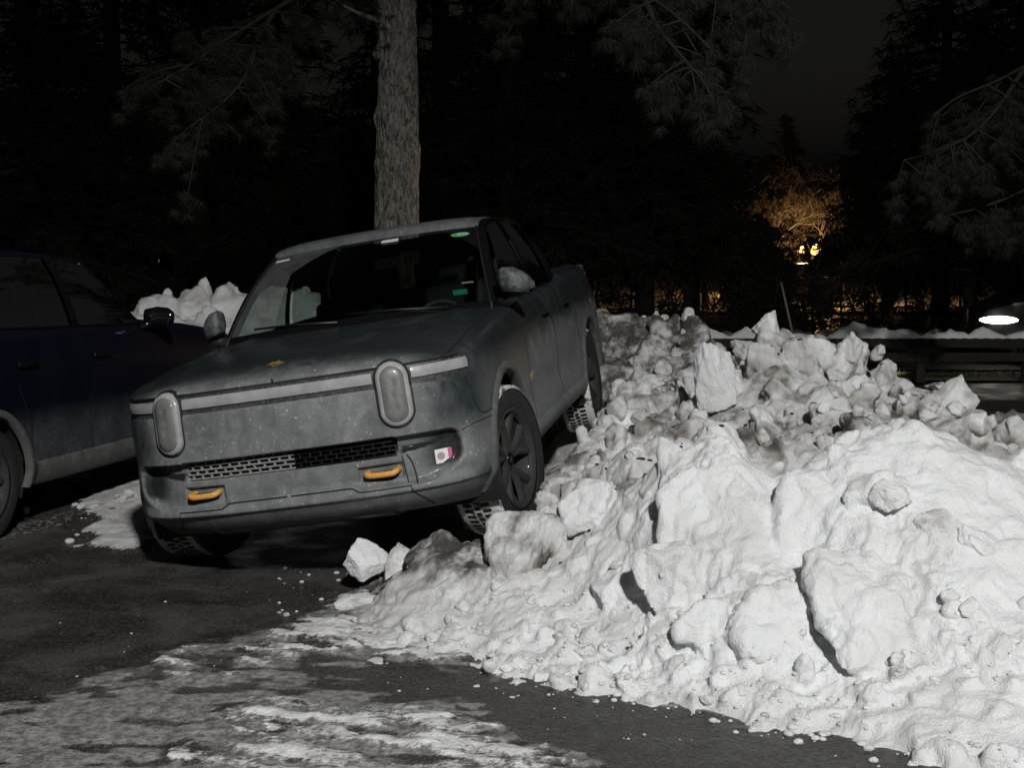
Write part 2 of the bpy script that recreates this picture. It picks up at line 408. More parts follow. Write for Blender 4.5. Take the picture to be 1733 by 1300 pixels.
def wheel(parent, loc, side, rad, wid, rimr, steer=0.0, camber=0.0, snow=True, detail=True, cal=True, spokes=5):
    """tyre carcass with tread blocks, packed snow in the grooves, rim, disc and caliper; axle along y, face towards +y*side"""
    hw = wid / 2
    prof = [(rimr, -hw * .80), (rimr + .02, -hw * .95), (rad * .80, -hw * 1.03), (rad * .92, -hw * 1.0), (rad * .975, -hw * .88), (rad * .985, -hw * .5), (rad * .985, 0),
            (rad * .985, hw * .5), (rad * .975, hw * .88), (rad * .92, hw), (rad * .80, hw * 1.03), (rimr + .02, hw * .95), (rimr, hw * .80)]
    o = MB().lathe(prof, 64).obj('wheel', M['rubber'], parent)
    o.location = loc; o.rotation_euler = (camber, 0, steer + (0 if side > 0 else math.pi))
    if detail:
        t = MB(); n = 62
        for k in range(n):
            for j, (y0, y1, tw) in enumerate([(-.98, -.66, .10), (-.56, -.20, -.12), (-.11, .11, 0), (.20, .56, .12), (.66, .98, -.10)]):
                a0 = 2 * math.pi * (k + (.5 if j % 2 else 0)) / n; da = 2 * math.pi / n * .56
                pts = []
                for rr in (rad * .975, rad * (1.0 if abs(y0) < .8 and abs(y1) < .8 else .994)):
                    for (yy, s_) in ((y0, 0), (y0, 1), (y1, 1), (y1, 0)):
                        aa = a0 + da * s_ + tw * (yy) * .22
                        r2 = rr - (abs(yy) ** 4) * .012
                        pts.append((r2 * math.cos(aa), yy * hw, r2 * math.sin(aa)))
                t.add(pts, [(4, 5, 6, 7), (0, 1, 5, 4), (1, 2, 6, 5), (2, 3, 7, 6), (3, 0, 4, 7)])
        t.obj('tread', M['rubber'], o, smooth=False)
        if snow:
            r_ = rad * .995; pr = [(r_ - .014, -hw * .93), (r_, -hw * .7), (r_, 0), (r_, hw * .7), (r_ - .002, hw * .93), (r_ - .02, hw * 1.0)]
            MB().lathe(pr, 96).obj('packed_snow', M['tread_snow'], o)
    # rim: barrel, lip, spokes, hub
    rm = MB()
    rm.lathe([(rimr, -hw * .78), (rimr - .012, -hw * .4), (rimr - .03, hw * .2), (rimr - .012, hw * .66), (rimr + .012, hw * .90), (rimr + .016, hw * .97), (rimr - .004, hw * .93), (rimr - .022, hw * .70)], 64)
    rm.lathe([(.0, hw * .60), (.055, hw * .60), (.07, hw * .52), (.075, hw * .2)], 32)
    rim = rm.obj('rim', M['rim'], o)
    for k in range(spokes):
        a = 2 * math.pi * k / spokes + .35
        sp = MB()
        for da in (-.17, .17):
            p0 = np.array([.055 * math.cos(a + da * .8), hw * .55, .055 * math.sin(a + da * .8)])
            p1 = np.array([rimr * .55 * math.cos(a + da), hw * .66, rimr * .55 * math.sin(a + da)])
            p2 = np.array([(rimr - .008) * math.cos(a + da * 1.75), hw * .74, (rimr - .008) * math.sin(a + da * 1.75)])
            C = spline([p0, p1, p2], 7); T = np.gradient(C, axis=0); T /= np.linalg.norm(T, axis=1)[:, None]
            Y = np.array([0, 1., 0]); A = []
            for i, c in enumerate(C):
                b = np.cross(T[i], Y); b /= np.linalg.norm(b); wv = .021 + .012 * (i / 6)
                A.append([c - b * wv - Y * .022, c - b * wv * .75, c - b * .3 * wv + Y * .007, c + b * .3 * wv + Y * .007, c + b * wv * .75, c + b * wv - Y * .022])
            sp.grid(np.array(A))
        # web between the two arms near the outside
        w0 = np.array([[(.10) * math.cos(a + d), hw * .50, .10 * math.sin(a + d)] for d in (-.2, .2)]); w1 = np.array([[(rimr - .02) * math.cos(a + d), hw * .60, (rimr - .02) * math.sin(a + d)] for d in (-.20, .20)])
        sp.add(np.vstack([w0, w1]), [(0, 1, 3, 2)])
        sp.obj('spoke', M['rim'], o)
    MB().lathe([(.0, hw * .67), (.034, hw * .665), (.038, hw * .60)], 24).obj('hub_cap', M['gloss_black'], o)
    MB().lathe([(.08, hw * .02), (rimr * .72, hw * .02), (rimr * .72, -hw * .12), (.08, -hw * .12)], 40).obj('brake_disc', M['steel'], o)
    if cal:
        c = MB(); an = np.linspace(-.42, .42, 8)
        A = np.array([[[r * math.cos(t), y, r * math.sin(t)] for (r, y) in ((rimr * .50, hw * .12), (rimr * .52, hw * .34), (rimr * .78, hw * .34), (rimr * .86, hw * .12), (rimr * .86, -hw * .2))] for t in an])
        c.grid(A); c.add(A[0], [(0, 1, 2, 3, 4)]); c.add(A[-1], [(0, 1, 2, 3, 4)])
        co = c.obj('brake_caliper', M['caliper'], o); co.rotation_euler = (0, -R(8) if side > 0 else R(188), 0)
    return o

def arch_trim(parent, w, ax, az, ar, side, mat, width=.05, proud=.02, a0=-12, a1=192, name='arch_trim'):
    an = np.radians(np.linspace(a0, a1, 60)); A = []
    for t in an:
        row = []
        for (rr, o_) in ((ar - .004, -.035), (ar - .004, proud * .7), (ar + .012, proud), (ar + width * .7, proud * .8), (ar + width, -.004)):
            x = ax + rr * math.cos(t); z = max(az + rr * math.sin(t), w.zb(np.array([x]))[0] - .02)
            row.append(w.pt(w.s_of_x(np.array(x)), np.array(z), side, o_))
        A.append(row)
    return MB().grid(np.array(A), flip=(side < 0)).obj(name, mat, parent)

def well(parent, ax, az, ar, y0, y1, side):
    an = np.radians(np.linspace(-20, 200, 36)); m = MB()
    A = np.array([[[ax + ar * math.cos(t), side * y, az + ar * math.sin(t)] for y in (y0, y1)] for t in an]); m.grid(A, flip=side > 0)
    m.add([[ax + ar * math.cos(t), side * y0, az + ar * math.sin(t)] for t in an], [tuple(range(36))])
    return m.obj('wheel_arch_liner', M['cavity'], parent)

def ruled(B, T, nb, bulge=.0, side=1):
    """surface between two polylines B (bottom) and T (top); bulges outward a little"""
    u = np.linspace(0, 1, nb)[:, None, None]
    A = B[None] * (1 - u) + T[None] * u
    A = A + np.array([0, side, 0]) * (bulge * 4 * u * (1 - u))
    return A.transpose(1, 0, 2)

def grown(A, th):
    """closed sheet of thickness th from a grid"""
    du = np.gradient(A, axis=0); dv = np.gradient(A, axis=1); n = np.cross(du, dv); n /= np.linalg.norm(n, axis=2)[..., None] + 1e-9
    m = MB(); B = A - n * th; m.grid(A); m.grid(B, flip=True)
    for e0, e1, fl in ((A[0], B[0], False), (A[-1], B[-1], True), (A[:, 0], B[:, 0], True), (A[:, -1], B[:, -1], False)):
        m.grid(np.stack([e0, e1], 1), flip=fl)
    return m

def text_mesh(name, body, size, mat, parent, M4, extrude=.001):
    c = bpy.data.curves.new(name, 'FONT'); c.body = body; c.size = size; c.extrude = extrude; c.align_x = 'CENTER'; c.align_y = 'CENTER'
    o = bpy.data.objects.new(name, c); COL.objects.link(o)
    dg = bpy.context.evaluated_depsgraph_get(); me = bpy.data.meshes.new_from_object(o.evaluated_get(dg))
    bpy.data.objects.remove(o); me.materials.clear(); me.materials.append(mat)
    o = bpy.data.objects.new(name, me); COL.objects.link(o); o.parent = parent; o.matrix_local = M4; return o
def frame(loc, ex, ey):
    ex = np.array(ex, float); ex /= np.linalg.norm(ex); ey = np.array(ey, float); ey -= ex * ex.dot(ey); ey /= np.linalg.norm(ey); ez = np.cross(ex, ey)
    return Matrix([[ex[i], ey[i], ez[i], loc[i]] for i in range(3)] + [[0, 0, 0, 1]])
def decal(name, pts2, mat, parent, M4, th=.001):
    n = len(pts2); V = [(x, y, z) for z in (0, th) for x, y in pts2]
    F = [tuple(range(n - 1, -1, -1)), tuple(range(n, 2 * n))] + [(i, (i + 1) % n, n + (i + 1) % n, n + i) for i in range(n)]
    o = mesh_obj(name, V, F, mat, parent, smooth=False); o.matrix_local = M4; return o
def rect(w, h): return [(-w / 2, -h / 2), (w / 2, -h / 2), (w / 2, h / 2), (-w / 2, h / 2)]
def oval(w, h, n=32): return [(w / 2 * math.cos(2 * math.pi * i / n), h / 2 * math.sin(2 * math.pi * i / n)) for i in range(n)]

def make_tread_snow():
    t = NT('tread_snow'); v = t.coords(); n = t.noise(14, 5, .65, v)
    t.set(Base_Color=t.mix(t.ramp(n, .34, .50), (.04, .04, .04), (.66, .66, .65)), Roughness=.9); return t.m
M['tread_snow'] = make_tread_snow()

# ---------------------------------------------------------------- the pickup truck
TRUCK = empty('pickup_truck')
TRUCK.matrix_world = Matrix(((-0.18287112, 0.97101397, -0.15391561, -0.88254793), (-0.98222006, -0.18720732, -0.0140417, 7.38103069), (-0.04244881, 0.14861118, 0.98798422, 0.07496), (0, 0, 0, 1)))
tag(TRUCK, 'salt-stained dark green pickup truck tilted up on the snow bank', 'pickup truck')

def t_zb(x): return np.interp(x, [-4.7, -3.9, -3.0, -.5, .3, .55, .9], [.52, .46, .37, .36, .31, .315, .335])
def t_zt(x): return np.interp(x, [-4.7, -2.95, -2.7, -.9, -.62, -.2, .3, .6, .75, .9], [1.335, 1.325, 1.275, 1.245, 1.235, 1.205, 1.15, 1.105, 1.092, 1.090])
def t_inset(x, y, z, zt):
    front = sstep(.25, .7, x)
    low = np.where(z < .452, (.452 - z) * .80 + ((.452 - z) / .12) ** 2 * .03, 0)      # chin tucks under
    side_i = .004 + np.where(z < .62, (.62 - z) * .06, 0) + np.clip(z - .92, 0, 1) ** 2 * .55
    side_i = side_i + .016 * np.exp(-((z - .70) / .10) ** 2) * sstep(.2, -.7, x) * sstep(-3.2, -2.4, x)
    fr_i = .0 + np.clip(z - .80, 0, 1) ** 2 * .25 + np.where((z > .47) & (z < .73), -.012 * np.sin((z - .47) / .26 * math.pi), 0)
    rnd = np.clip((z - (zt - .055)) / .055, 0, 1); top = .050 * (1 - np.sqrt(np.maximum(0, 1 - rnd ** 2)))
    topf = np.clip((z - (zt - .012)) / .012, 0, 1); topf = .010 * (1 - np.sqrt(np.maximum(0, 1 - topf ** 2)))
    return np.where(front > 0, front, 0) * (fr_i + low * 1.0 + topf) + (1 - front) * (side_i + low * .35 + top)
tw = Wrap([(.890, 0), (.886, .25), (.868, .45), (.835, .62), (.780, .76), (.70, .87), (.59, .95), (.43, .998), (.15, 1.015), (-.8, 1.02), (-2, 1.02), (-3.4, 1.035), (-4.2, 1.02), (-4.55, .97), (-4.66, .90)], t_zb, t_zt, t_inset)
def sd_poly(px, pz, poly):
    d = np.full(px.shape, 1e9); ins = np.zeros(px.shape, bool); n = len(poly)
    for i in range(n):
        (x0, z0), (x1, z1) = poly[i], poly[(i + 1) % n]; ex, ez = x1 - x0, z1 - z0
        t = np.clip(((px - x0) * ex + (pz - z0) * ez) / (ex * ex + ez * ez), 0, 1)
        d = np.minimum(d, np.hypot(px - x0 - t * ex, pz - z0 - t * ez))
        c = ((z0 > pz) != (z1 > pz)) & (px < (x1 - x0) * (pz - z0) / (z1 - z0 + 1e-12) + x0); ins ^= c
    return np.where(ins, -d, d)
BUMP_POLY = [(-.1, .735), (.82, .728), (.855, .722), (.880, .70), (.892, .66), (.896, .61), (.888, .575), (.865, .545), (.82, .515), (.76, .492), (.69, .478), (.37, .482), (.33, .508), (-.1, .508)]
GRILLE = (.585, .632, .735)
def t_recess(x, y, z):
    d = np.zeros_like(x); on = x > .3
    bar = sd_poly(y, z, [(-.1, .978), (.93, .978), (.962, .99), (.97, 1.03), (.962, 1.07), (.93, 1.082), (-.1, 1.082)])
    d += .014 * sstep(.003, -.006, bar)
    bp = sd_poly(y, z, BUMP_POLY); d += .045 * sstep(.003, np.interp(z, [.5, .62, .70], [-.030, -.026, -.010]), bp) * np.interp(z, [.48, .55, .645, .665, .72], [.6, .75, .95, 1.45, 1.25]) + .022 * sstep(-.0, -.1, bp) * sstep(.5, .85, y)
    gr = sd_poly(y, z, [(-.1, GRILLE[1]), (.57, GRILLE[1]), (.585, .66), (.585, .72), (.57, GRILLE[2]), (-.1, GRILLE[2])]); d += .055 * sstep(.002, -.008, gr)
    hk = sd_poly(y, z, [(.365, .522), (.60, .522), (.60, .598), (.365, .598)]); d += .028 * sstep(.004, -.008, hk)
    d -= .018 * sstep(.510, .466, z) * sstep(.440, .458, z) * sstep(.97, .85, y)
    return np.where(on, d, 0)
S_front = np.arange(0, tw.s_of_x(.28), .0062); S_mid = np.arange(tw.s_of_x(.28), tw.s_of_x(-.75), .012); S_side = np.linspace(tw.s_of_x(-.75), tw.L[-1], 120)
S_all = np.concatenate([S_front, S_mid, S_side])
ARCH = [(0, .44, .475), (-3.45, .44, .475)]
bv, bf = [], []; nn = 0
for sd in (1, -1):
    V, F = panel_grid(tw, S_all, 126, sd, ARCH, t_recess); bv.append(V); bf.append(F + nn); nn += len(V)
bV, bF = np.vstack(bv), np.vstack(bf); fc = bV[bF].mean(1)
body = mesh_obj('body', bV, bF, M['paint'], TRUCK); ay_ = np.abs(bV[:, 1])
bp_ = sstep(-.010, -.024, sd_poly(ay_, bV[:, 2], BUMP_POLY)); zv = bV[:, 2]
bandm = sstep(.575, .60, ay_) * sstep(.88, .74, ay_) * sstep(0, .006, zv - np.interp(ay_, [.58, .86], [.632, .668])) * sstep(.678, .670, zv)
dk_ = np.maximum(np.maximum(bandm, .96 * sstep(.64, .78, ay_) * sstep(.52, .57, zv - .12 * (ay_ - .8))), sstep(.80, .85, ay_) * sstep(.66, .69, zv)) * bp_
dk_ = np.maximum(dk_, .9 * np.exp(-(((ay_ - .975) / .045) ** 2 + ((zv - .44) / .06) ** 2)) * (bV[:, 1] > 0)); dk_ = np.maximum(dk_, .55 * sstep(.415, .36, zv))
attr(body, 'shade_wet', (bV[:, 0] > .3) * dk_)  # painted shade in recess and under the chin, with dark plastic and wet corner

# hood: cross strips between the two top edges
hs_ = np.concatenate([np.arange(.006, tw.s_of_x(.45), .012), np.linspace(tw.s_of_x(.45), tw.s_of_x(-.66), 50)])
hp, _ = tw.at(hs_); he = tw.pt(hs_, t_zt(hp[:, 0]), 1)
def hood_zc(x): return np.interp(x, [-.7, -.5, -.2, .1, .4, .6, .7, .78, .83, .86, .878, .888], [1.268, 1.264, 1.25, 1.232, 1.208, 1.184, 1.166, 1.145, 1.126, 1.110, 1.098, 1.090])
def hood_z(x, y, ye, ze):
    t = np.abs(y) / np.maximum(ye, 1e-6); p = np.interp(x, [.3, .8], [3.2, 2.4])
    c = np.maximum(hood_zc(x) - ze, 0)
    return ze + c * (1 - t ** p) + .010 * np.exp(-((t - .72) / .07) ** 2) * sstep(.75, .2, x)
hu = np.sin(np.linspace(-1, 1, 91) * math.pi / 2)
HA = np.array([[(x, y_ * u, hood_z(x, y_ * u, y_, z_)) for u in hu] for (x, y_, z_) in he])
# smooth the crown lengthwise so the nose rolls over softly
mesh = MB().grid(HA, flip=True).obj('hood', M['paint'], TRUCK)
hood_pt = lambda x, y: np.array([x, y, hood_z(np.array(x), np.array(y), np.interp(-x, -he[:, 0], he[:, 1]), np.interp(-x, -he[:, 0], he[:, 2]))])
hood_gap = []
for sd in (1, -1):
    path = [(.705, .845), (.64, .872), (.50, .885), (.25, .886), (-.1, .885), (-.4, .875), (-.60, .855)]
    C = spline([hood_pt(x, y * sd) for x, y in path], 40)
    C[:, 2] = [hood_pt(c[0], c[1])[2] for c in C]
    N = np.tile([0.1, sd * .5, .85], (40, 1)); hood_gap.append(ribbon(C, N / np.linalg.norm(N[0]), .007, .003))
for a in hood_gap: MB().grid(a).obj('hood_gap', M['seam'], TRUCK)
# gap between hood nose and light band
nb = np.linspace(-tw.s_of_y(.93), tw.s_of_y(.93), 120); C = np.array([tw.pt(abs(a), 1.0865, 1 if a >= 0 else -1) for a in nb]); N = np.tile([1., 0, .05], (120, 1))
MB().grid(ribbon(C, N, .008, .003)).obj('nose_gap', M['seam'], TRUCK)

def band(y0, y1, z0, z1, off, n=60, rows=3, side=None):
    """strip following the nose between y0..y1, z0..z1, pushed out by off"""
    ys = np.linspace(y0, y1, n); A = []
    for y in ys:
        sd = 1 if y >= 0 else -1; a = tw.s_of_y(y)
        A.append([tw.pt(a, z, sd, off + .004 * math.sin(math.pi * k / (rows - 1))) for k, z in enumerate(np.linspace(z0, z1, rows))])
    return np.array(A)
# light band: lens between the headlights and one each side out to the corner, over a dark carrier
carrier = MB().grid(band(-.95, .95, .980, 1.080, -.0125, 140), flip=True).obj('light_band_carrier', M['carrier'], TRUCK)
for (a, b) in ((-.515, .515), (.708, .955), (-.955, -.708)):
    A = band(a, b, 1.012, 1.063, -.006, 90, 7)
    tag(grown(A, -.006).obj('light_bar', M['lightbar'], TRUCK), 'pale light bar lens in the nose')
# headlights
for sd in (1, -1):
    hc = tw.s_of_y(.612)
    def stad(k, rx, rz, n=64):
        out = []
        for i in range(n):
            t = 2 * math.pi * i / n; cz = (rz - rx) * (1 if math.sin(t) >= 0 else -1)
            out.append((rx * math.cos(t) * k, (cz + rx * math.sin(t)) if k > .02 else 0) if False else (rx * math.cos(t) * k, (cz * min(1, k * 1.0 + .0) if k < 1 else cz) + rx * math.sin(t) * k))
        return out
    def dome(rx, rz, rings):
        V = []
        for (k, off) in rings:
            kk = k
            for i in range(64):
                t = 2 * math.pi * i / 64; sg = 1 if math.sin(t) >= 0 else -1
                yy = (rx - (1 - kk) * rx) * math.cos(t); zz = (rz - rx) * sg + (rx - (1 - kk) * rx) * math.sin(t)
                pt = tw.pt(tw.s_of_y(.612 + yy), .947 + zz, sd, off); V.append(pt)
        F = []
        for r in range(len(rings) - 1):
            for i in range(64):
                j = (i + 1) % 64; q = (r * 64 + i, r * 64 + j, (r + 1) * 64 + j, (r + 1) * 64 + i); F.append(q if sd < 0 else q[::-1])
        b = (len(rings) - 1) * 64; half = 32
        for i in range(half):   # cap: bridge the right half to the left half of the last ring
            q = (b + (16 - i) % 64 if False else b + i, b + (i + 1), b + (63 - i), b + (64 - i) % 64)
            F.append(q if sd < 0 else q[::-1])
        return V, F
    V, F = dome(.079, .162, [(1.0, -.03), (1.0, .013), (.96, .021), (.80, .026), (.66, .0285)])
    Hl = mesh_obj('headlight', V, F, M['lens_rim'], TRUCK)
    V, F = dome(.058, .141, [(1.0, .026), (.96, .0305), (.5, .034), (.1, .0345)])
    mesh_obj('lens', V, F, M['lens'], Hl)
    V, F = dome(.090, .173, [(1.0, -.02), (1.0, .006), (.93, .006), (.90, -.004)])
    F = [f for f in F if max(f) < 64 * 4 and not (min(f) >= 64 * 3)]
    mesh_obj('gasket', V, F, M['seam'], Hl)
    for (dy, dz, r_) in ((.005, .06, .022), (-.004, .0, .02), (.004, -.06, .022)):
        cc = tw.pt(tw.s_of_y(.612 + dy), .947 + dz, sd, .033)
        m = MB(); a_ = [(cc[0] + .0015 * (1 - (rr / r_) ** 2), cc[1] + rr * math.cos(t), cc[2] + rr * math.sin(t)) for rr in (r_, r_ * .6, .001) for t in np.linspace(0, 2 * math.pi, 16, endpoint=False)]
        m.add(a_, [(k * 16 + i, k * 16 + (i + 1) % 16, (k + 1) * 16 + (i + 1) % 16, (k + 1) * 16 + i) for k in (0, 1) for i in range(16)]); m.obj('led', M['lens'], Hl)
# lower grille: brick pattern bars, passenger half caked with salt, driver half wet and black
for nm, y0, y1, mat, lab in (('grille', -.575, .04, M['salt_plastic'], 'salt-caked left half of the grille'), ('grille', .04, .575, M['black_wet'], 'wet black right half of the grille')):
    m = MB(); rows = [.640, .6625, .685, .7075, .730]
    def gp(y, z, o): return tw.pt(tw.s_of_y(y), z, 1 if y >= 0 else -1, o)
    for z in rows:
        ys = np.linspace(y0, y1, 30)
        m.grid(np.array([[gp(y, z + dz, o) for dz, o in ((-.0042, -.066), (-.0036, -.050), (.0036, -.050), (.0042, -.066))] for y in ys]), flip=True)
    for r in range(4):
        k = y0 + (.0 if r % 2 else .028)
        while k < y1 - .005:
            m.grid(np.array([[gp(k + dy, z, o) for dy, o in ((-.005, -.066), (-.004, -.051), (.004, -.051), (.005, -.066))] for z in (rows[r], rows[r + 1])]), flip=False); k += .056
    tag(m.obj(nm, mat, TRUCK), lab)
MB().grid(band(-.60, .60, .60, .75, -.092, 40)).obj('grille_cavity', M['cavity'], TRUCK)
# tow hooks
for sd in (1, -1):
    y0, y1 = (.404, .565) if sd > 0 else (-.555, -.400)
    base = [np.array([.775, y0 + .004, .563]), np.array([.853, y0 + .004, .563]), np.array([.868, y0 + .026, .556]), np.array([.868, y1 - .026, .556]), np.array([.853, y1 - .004, .563]), np.array([.775, y1 - .004, .563])]
    MB().tube(spline(base, 26), .0155, 12).obj('tow_hook', M['hook'], TRUCK)
    MB().box((.80, (y0 + y1) / 2, .545), (.05, .13, .04)).obj('hook_pocket', M['cavity'], TRUCK)
# bumper seams, fender seam
def seam(path, sd, wdt=.005, lift=.0025):
    pa = spline(path, 40); C = []; N = []
    for a, z in pa:
        q = tw.pt(a, z, sd); nn = np.array([*(tw.at(np.array(a))[1] * np.array([1, sd])), 0]); C.append(q - nn * float(t_recess(np.array([q[0]]), np.abs(np.array([q[1]])), np.array([q[2]]))[0])); N.append(nn)
    C = np.array(C)
    return ribbon(C, np.array(N), wdt, lift)
for sd in (1, -1):
    m = MB(); sy = tw.s_of_y
    m.grid(seam([(sy(.935), .975), (sy(.945), .90), (sy(.955), .82), (sy(.965), .775), (sy(.98), .757), (tw.s_of_x(.40), .765), (tw.s_of_x(.36), .80)], sd))
    m.obj('fender_gap', M['seam'], TRUCK)
    m = MB(); m.grid(seam([(sy(.62), .485), (sy(.635), .44), (sy(.69), .39), (sy(.74), .345)], sd, .005)); m.obj('bumper_gap', M['seam'], TRUCK)
    m = MB(); m.grid(seam([(sy(.885), .705), (sy(.93), .72), (sy(.97), .725), (tw.s_of_x(.36), .73)], sd, .004)); m.obj('bumper_gap', M['seam'], TRUCK)
m = MB(); m.grid(seam([(tw.s_of_y(.60), .632), (tw.s_of_y(.605), .59), (tw.s_of_y(.61), .53), (tw.s_of_y(.612), .495)], 1, .006, .004)); m.obj('drip_mark', M['seam'], TRUCK)
m = MB(); m.grid(seam([(tw.s_of_y(.625), .632), (tw.s_of_y(.645), .59), (tw.s_of_y(.655), .53), (tw.s_of_y(.655), .485)], 1, .008, .004)); m.obj('drip_mark', M['seam'], TRUCK)
for sd in (1, -1):
    m = MB(); m.grid(seam([(.01, .5085), (tw.s_of_y(.30), .5085), (tw.s_of_y(.335), .504), (tw.s_of_y(.365), .486), (tw.s_of_y(.40), .4825), (tw.s_of_y(.62), .481)], sd, .006, .006)); m.obj('bumper_gap', M['seam'], TRUCK)
# skid plate under the nose + underbody
skp = np.array([[(x, y, z) for (x, z) in ((.80, .350), (.78, .338), (.72, .322), (.45, .30))] for y in np.linspace(-.46, .50, 12)])
grown(skp, .008).obj('skid_plate', M['black_wet'], TRUCK)
MB().box((-1.9, 0, .43), (5.1, 1.15, .16)).obj('underbody', M['cavity'], TRUCK)
MB().box((-1.75, 0, .43), (2.45, 1.86, .12)).obj('floor_pan', M['cavity'], TRUCK)
for ax in (.1, -3.45):
    MB().tube([(ax - .1, -.74, .40), (ax - .1, .74, .40)], .045, 10).obj('axle', M['black'], TRUCK)
for ax, az, ar in ARCH:
    for sd in (1, -1):
        well(TRUCK, ax, az, ar + .004, .58, .985, sd)
        arch_trim(TRUCK, tw, ax, az, ar, sd, M['trim'])
# sill cladding line and door gaps
for sd in (1, -1):
    xs = np.linspace(-.56, -2.93, 40)
    A = np.array([[tw.pt(tw.s_of_x(x), z, sd, o) for z, o in ((t_zb(x) - .012, -.01), (t_zb(x) + .02, .014), (.49, .016), (.508, -.002))] for x in xs])
    MB().grid(A, flip=(sd > 0)).obj('sill', M['paint'], TRUCK)
    for nm, path in (('door_gap', [(-.74, .53), (-.73, .8), (-.72, 1.05), (-.78, 1.20), (-.86, 1.243)]), ('door_gap', [(-1.86, .53), (-1.86, .8), (-1.86, 1.1), (-1.87, 1.255)]), ('door_gap', [(-2.78, 1.27), (-2.80, 1.05), (-2.86, .9), (-2.93, .78)])):
        m = MB(); m.grid(seam([(tw.s_of_x(x), z) for x, z in path], sd, .007, .003)); m.obj(nm, M['seam'], TRUCK)
    for hx in (-1.66, -2.58):
        A = np.array([[tw.pt(tw.s_of_x(x), z, sd, .003) for z in (1.075, 1.10)] for x in np.linspace(hx - .11, hx + .11, 8)]); grown(A, .003).obj('door_handle', M['gloss_black'], TRUCK)
# lettering on the door behind the wheel
p0 = tw.pt(tw.s_of_x(-.80), .775, 1, .003)
tag(text_mesh('lettering', 'R1T', .075, M['gold_dim'], TRUCK, frame(p0, (-1, 0, 0), (0, 0, 1))), 'small gold lettering low on the door')
# hood badge
bc = hood_pt(.70, -.031); bx = hood_pt(.70, .02) - hood_pt(.70, -.08); by = hood_pt(.66, -.031) - hood_pt(.74, -.031)
B4 = frame(bc + np.array([0, 0, .004]), bx, by)
bd = decal('hood_badge', [(-.052, 0), (0, -.05), (.052, 0), (0, .05)], M['badge_rim'], TRUCK, B4, .004)
decal('badge_face', [(-.043, 0), (0, -.041), (.043, 0), (0, .041)], M['badge_dark'], bd, Matrix.Translation((0, 0, .004)), .0015)
decal('badge_arrow', [(-.034, -.004), (-.006, -.030), (-.001, -.026), (-.022, -.004), (-.006, .010), (-.010, .016)], M['gold'], bd, Matrix.Translation((0, 0, .0055)), .0015)
decal('badge_arrow', [(.034, .004), (.006, .030), (.001, .026), (.022, .004), (.006, -.010), (.010, -.016)], M['gold'], bd, Matrix.Translation((0, 0, .0055)), .0015)
decal('badge_arrow', [(-.012, -.006), (-.006, -.012), (.012, .006), (.006, .012)], M['gold'], bd, Matrix.Translation((0, 0, .0055)), .0015)
# sticker in the bumper recess
sp_ = tw.pt(tw.s_of_y(.80), .592, 1, -.050); a_, nn_ = tw.at(np.array(tw.s_of_y(.81)))
ex = np.array([-nn_[1], nn_[0], 0]); S4 = frame(sp_, ex, (0.0, 0, 1))
stk = tag(decal('sticker', rect(.085, .072), M['paper'], TRUCK, S4 @ Matrix.Translation((0, 0, .004)), .0012), 'white sticker with a pink edge on the bumper')
decal('sticker_edge', [(.028, -.036), (.0425, -.036), (.0425, .036), (.028, .036)], M['pink'], stk, Matrix.Translation((0, 0, .0014)), .0008)
decal('sticker_edge', [(.0425, -.030), (.050, -.030), (.050, .034), (.0425, .034)], M['pink'], stk, Matrix.Translation((0, 0, .0003)), .0008)
decal('sticker_print', oval(.042, .040, 20), M['tan'], stk, Matrix.Translation((-.012, 0, .0014)), .0006)

# greenhouse
def ws_pt(a, b):
    """windshield: a -1..1 across (driver = +1), b 0 base .. 1 top"""
    y0, y1 = .865, .700
    base = np.array([-.655 + .20 * (1 - a * a), a * y0, 1.245 + .022 * (1 - a * a)]); top = np.array([-1.335 + .05 * (1 - a * a), a * y1, 1.742 + .018 * (1 - a * a)])
    p = base * (1 - b) + top * b; p[0] += .03 * math.sin(math.pi * b); p[2] += .035 * math.sin(math.pi * b); return p
WS = np.array([[ws_pt(a, b) for b in np.linspace(-.04, 1.0, 16)] for a in np.linspace(-.985, .985, 41)])
MB().grid(WS).obj('windshield', M['windshield'], TRUCK)
# black frit border and cowl
m = MB()
for (a0, a1, b0, b1, na, nb_) in ((-1, 1, -.06, .055, 40, 3),):
    m.grid(np.array([[ws_pt(a, b) + np.array([.004, 0, .004]) for b in np.linspace(b0, b1, nb_)] for a in np.linspace(a0, a1, na)]))
m.obj('cowl', M['gloss_black'], TRUCK)
for (x0, y0, x1, y1) in ((-.30, .62, -.36, -.02), (-.30, -.05, -.42, -.66)):
    c0 = ws_pt(y0 / .865, .02) + np.array([.02, 0, .012]); c1 = ws_pt(y1 / .865, .085) + np.array([.012, 0, .012])
    MB().tube([c0, (c0 + c1) / 2 + np.array([.008, 0, .008]), c1], [.010, .008, .006], 6).obj('wiper', M['black'], TRUCK)
# roof with its rounded front lip
def roof_pt(a, q):
    """q 0 = lower front lip .. 1 = rear"""
    xs = np.interp(q, [0, .06, .12, .2, .6, .9, 1], [-1.335, -1.355, -1.42, -1.52, -2.1, -2.62, -2.74]); zs = np.interp(q, [0, .06, .12, .2, .6, .9, 1], [1.742, 1.785, 1.805, 1.812, 1.815, 1.795, 1.77]) - .024
    hw_ = np.interp(q, [0, .06, .12, .3, 1], [.706, .712, .715, .725, .70])
    c = (1 - abs(a) ** 2.4); x = xs + .05 * (1 - a * a) * (1 - sstep(0, .5, q)) + .0
    return np.array([x, a * hw_, zs + .024 + (.018 if q < .02 else .020) * c - .02 * (abs(a) ** 10) * (q > .05)])
RF = np.array([[roof_pt(a, q) for q in (0, .03, .06, .09, .12, .2, .35, .5, .65, .8, .9, 1)] for a in np.linspace(-1, 1, 41)])
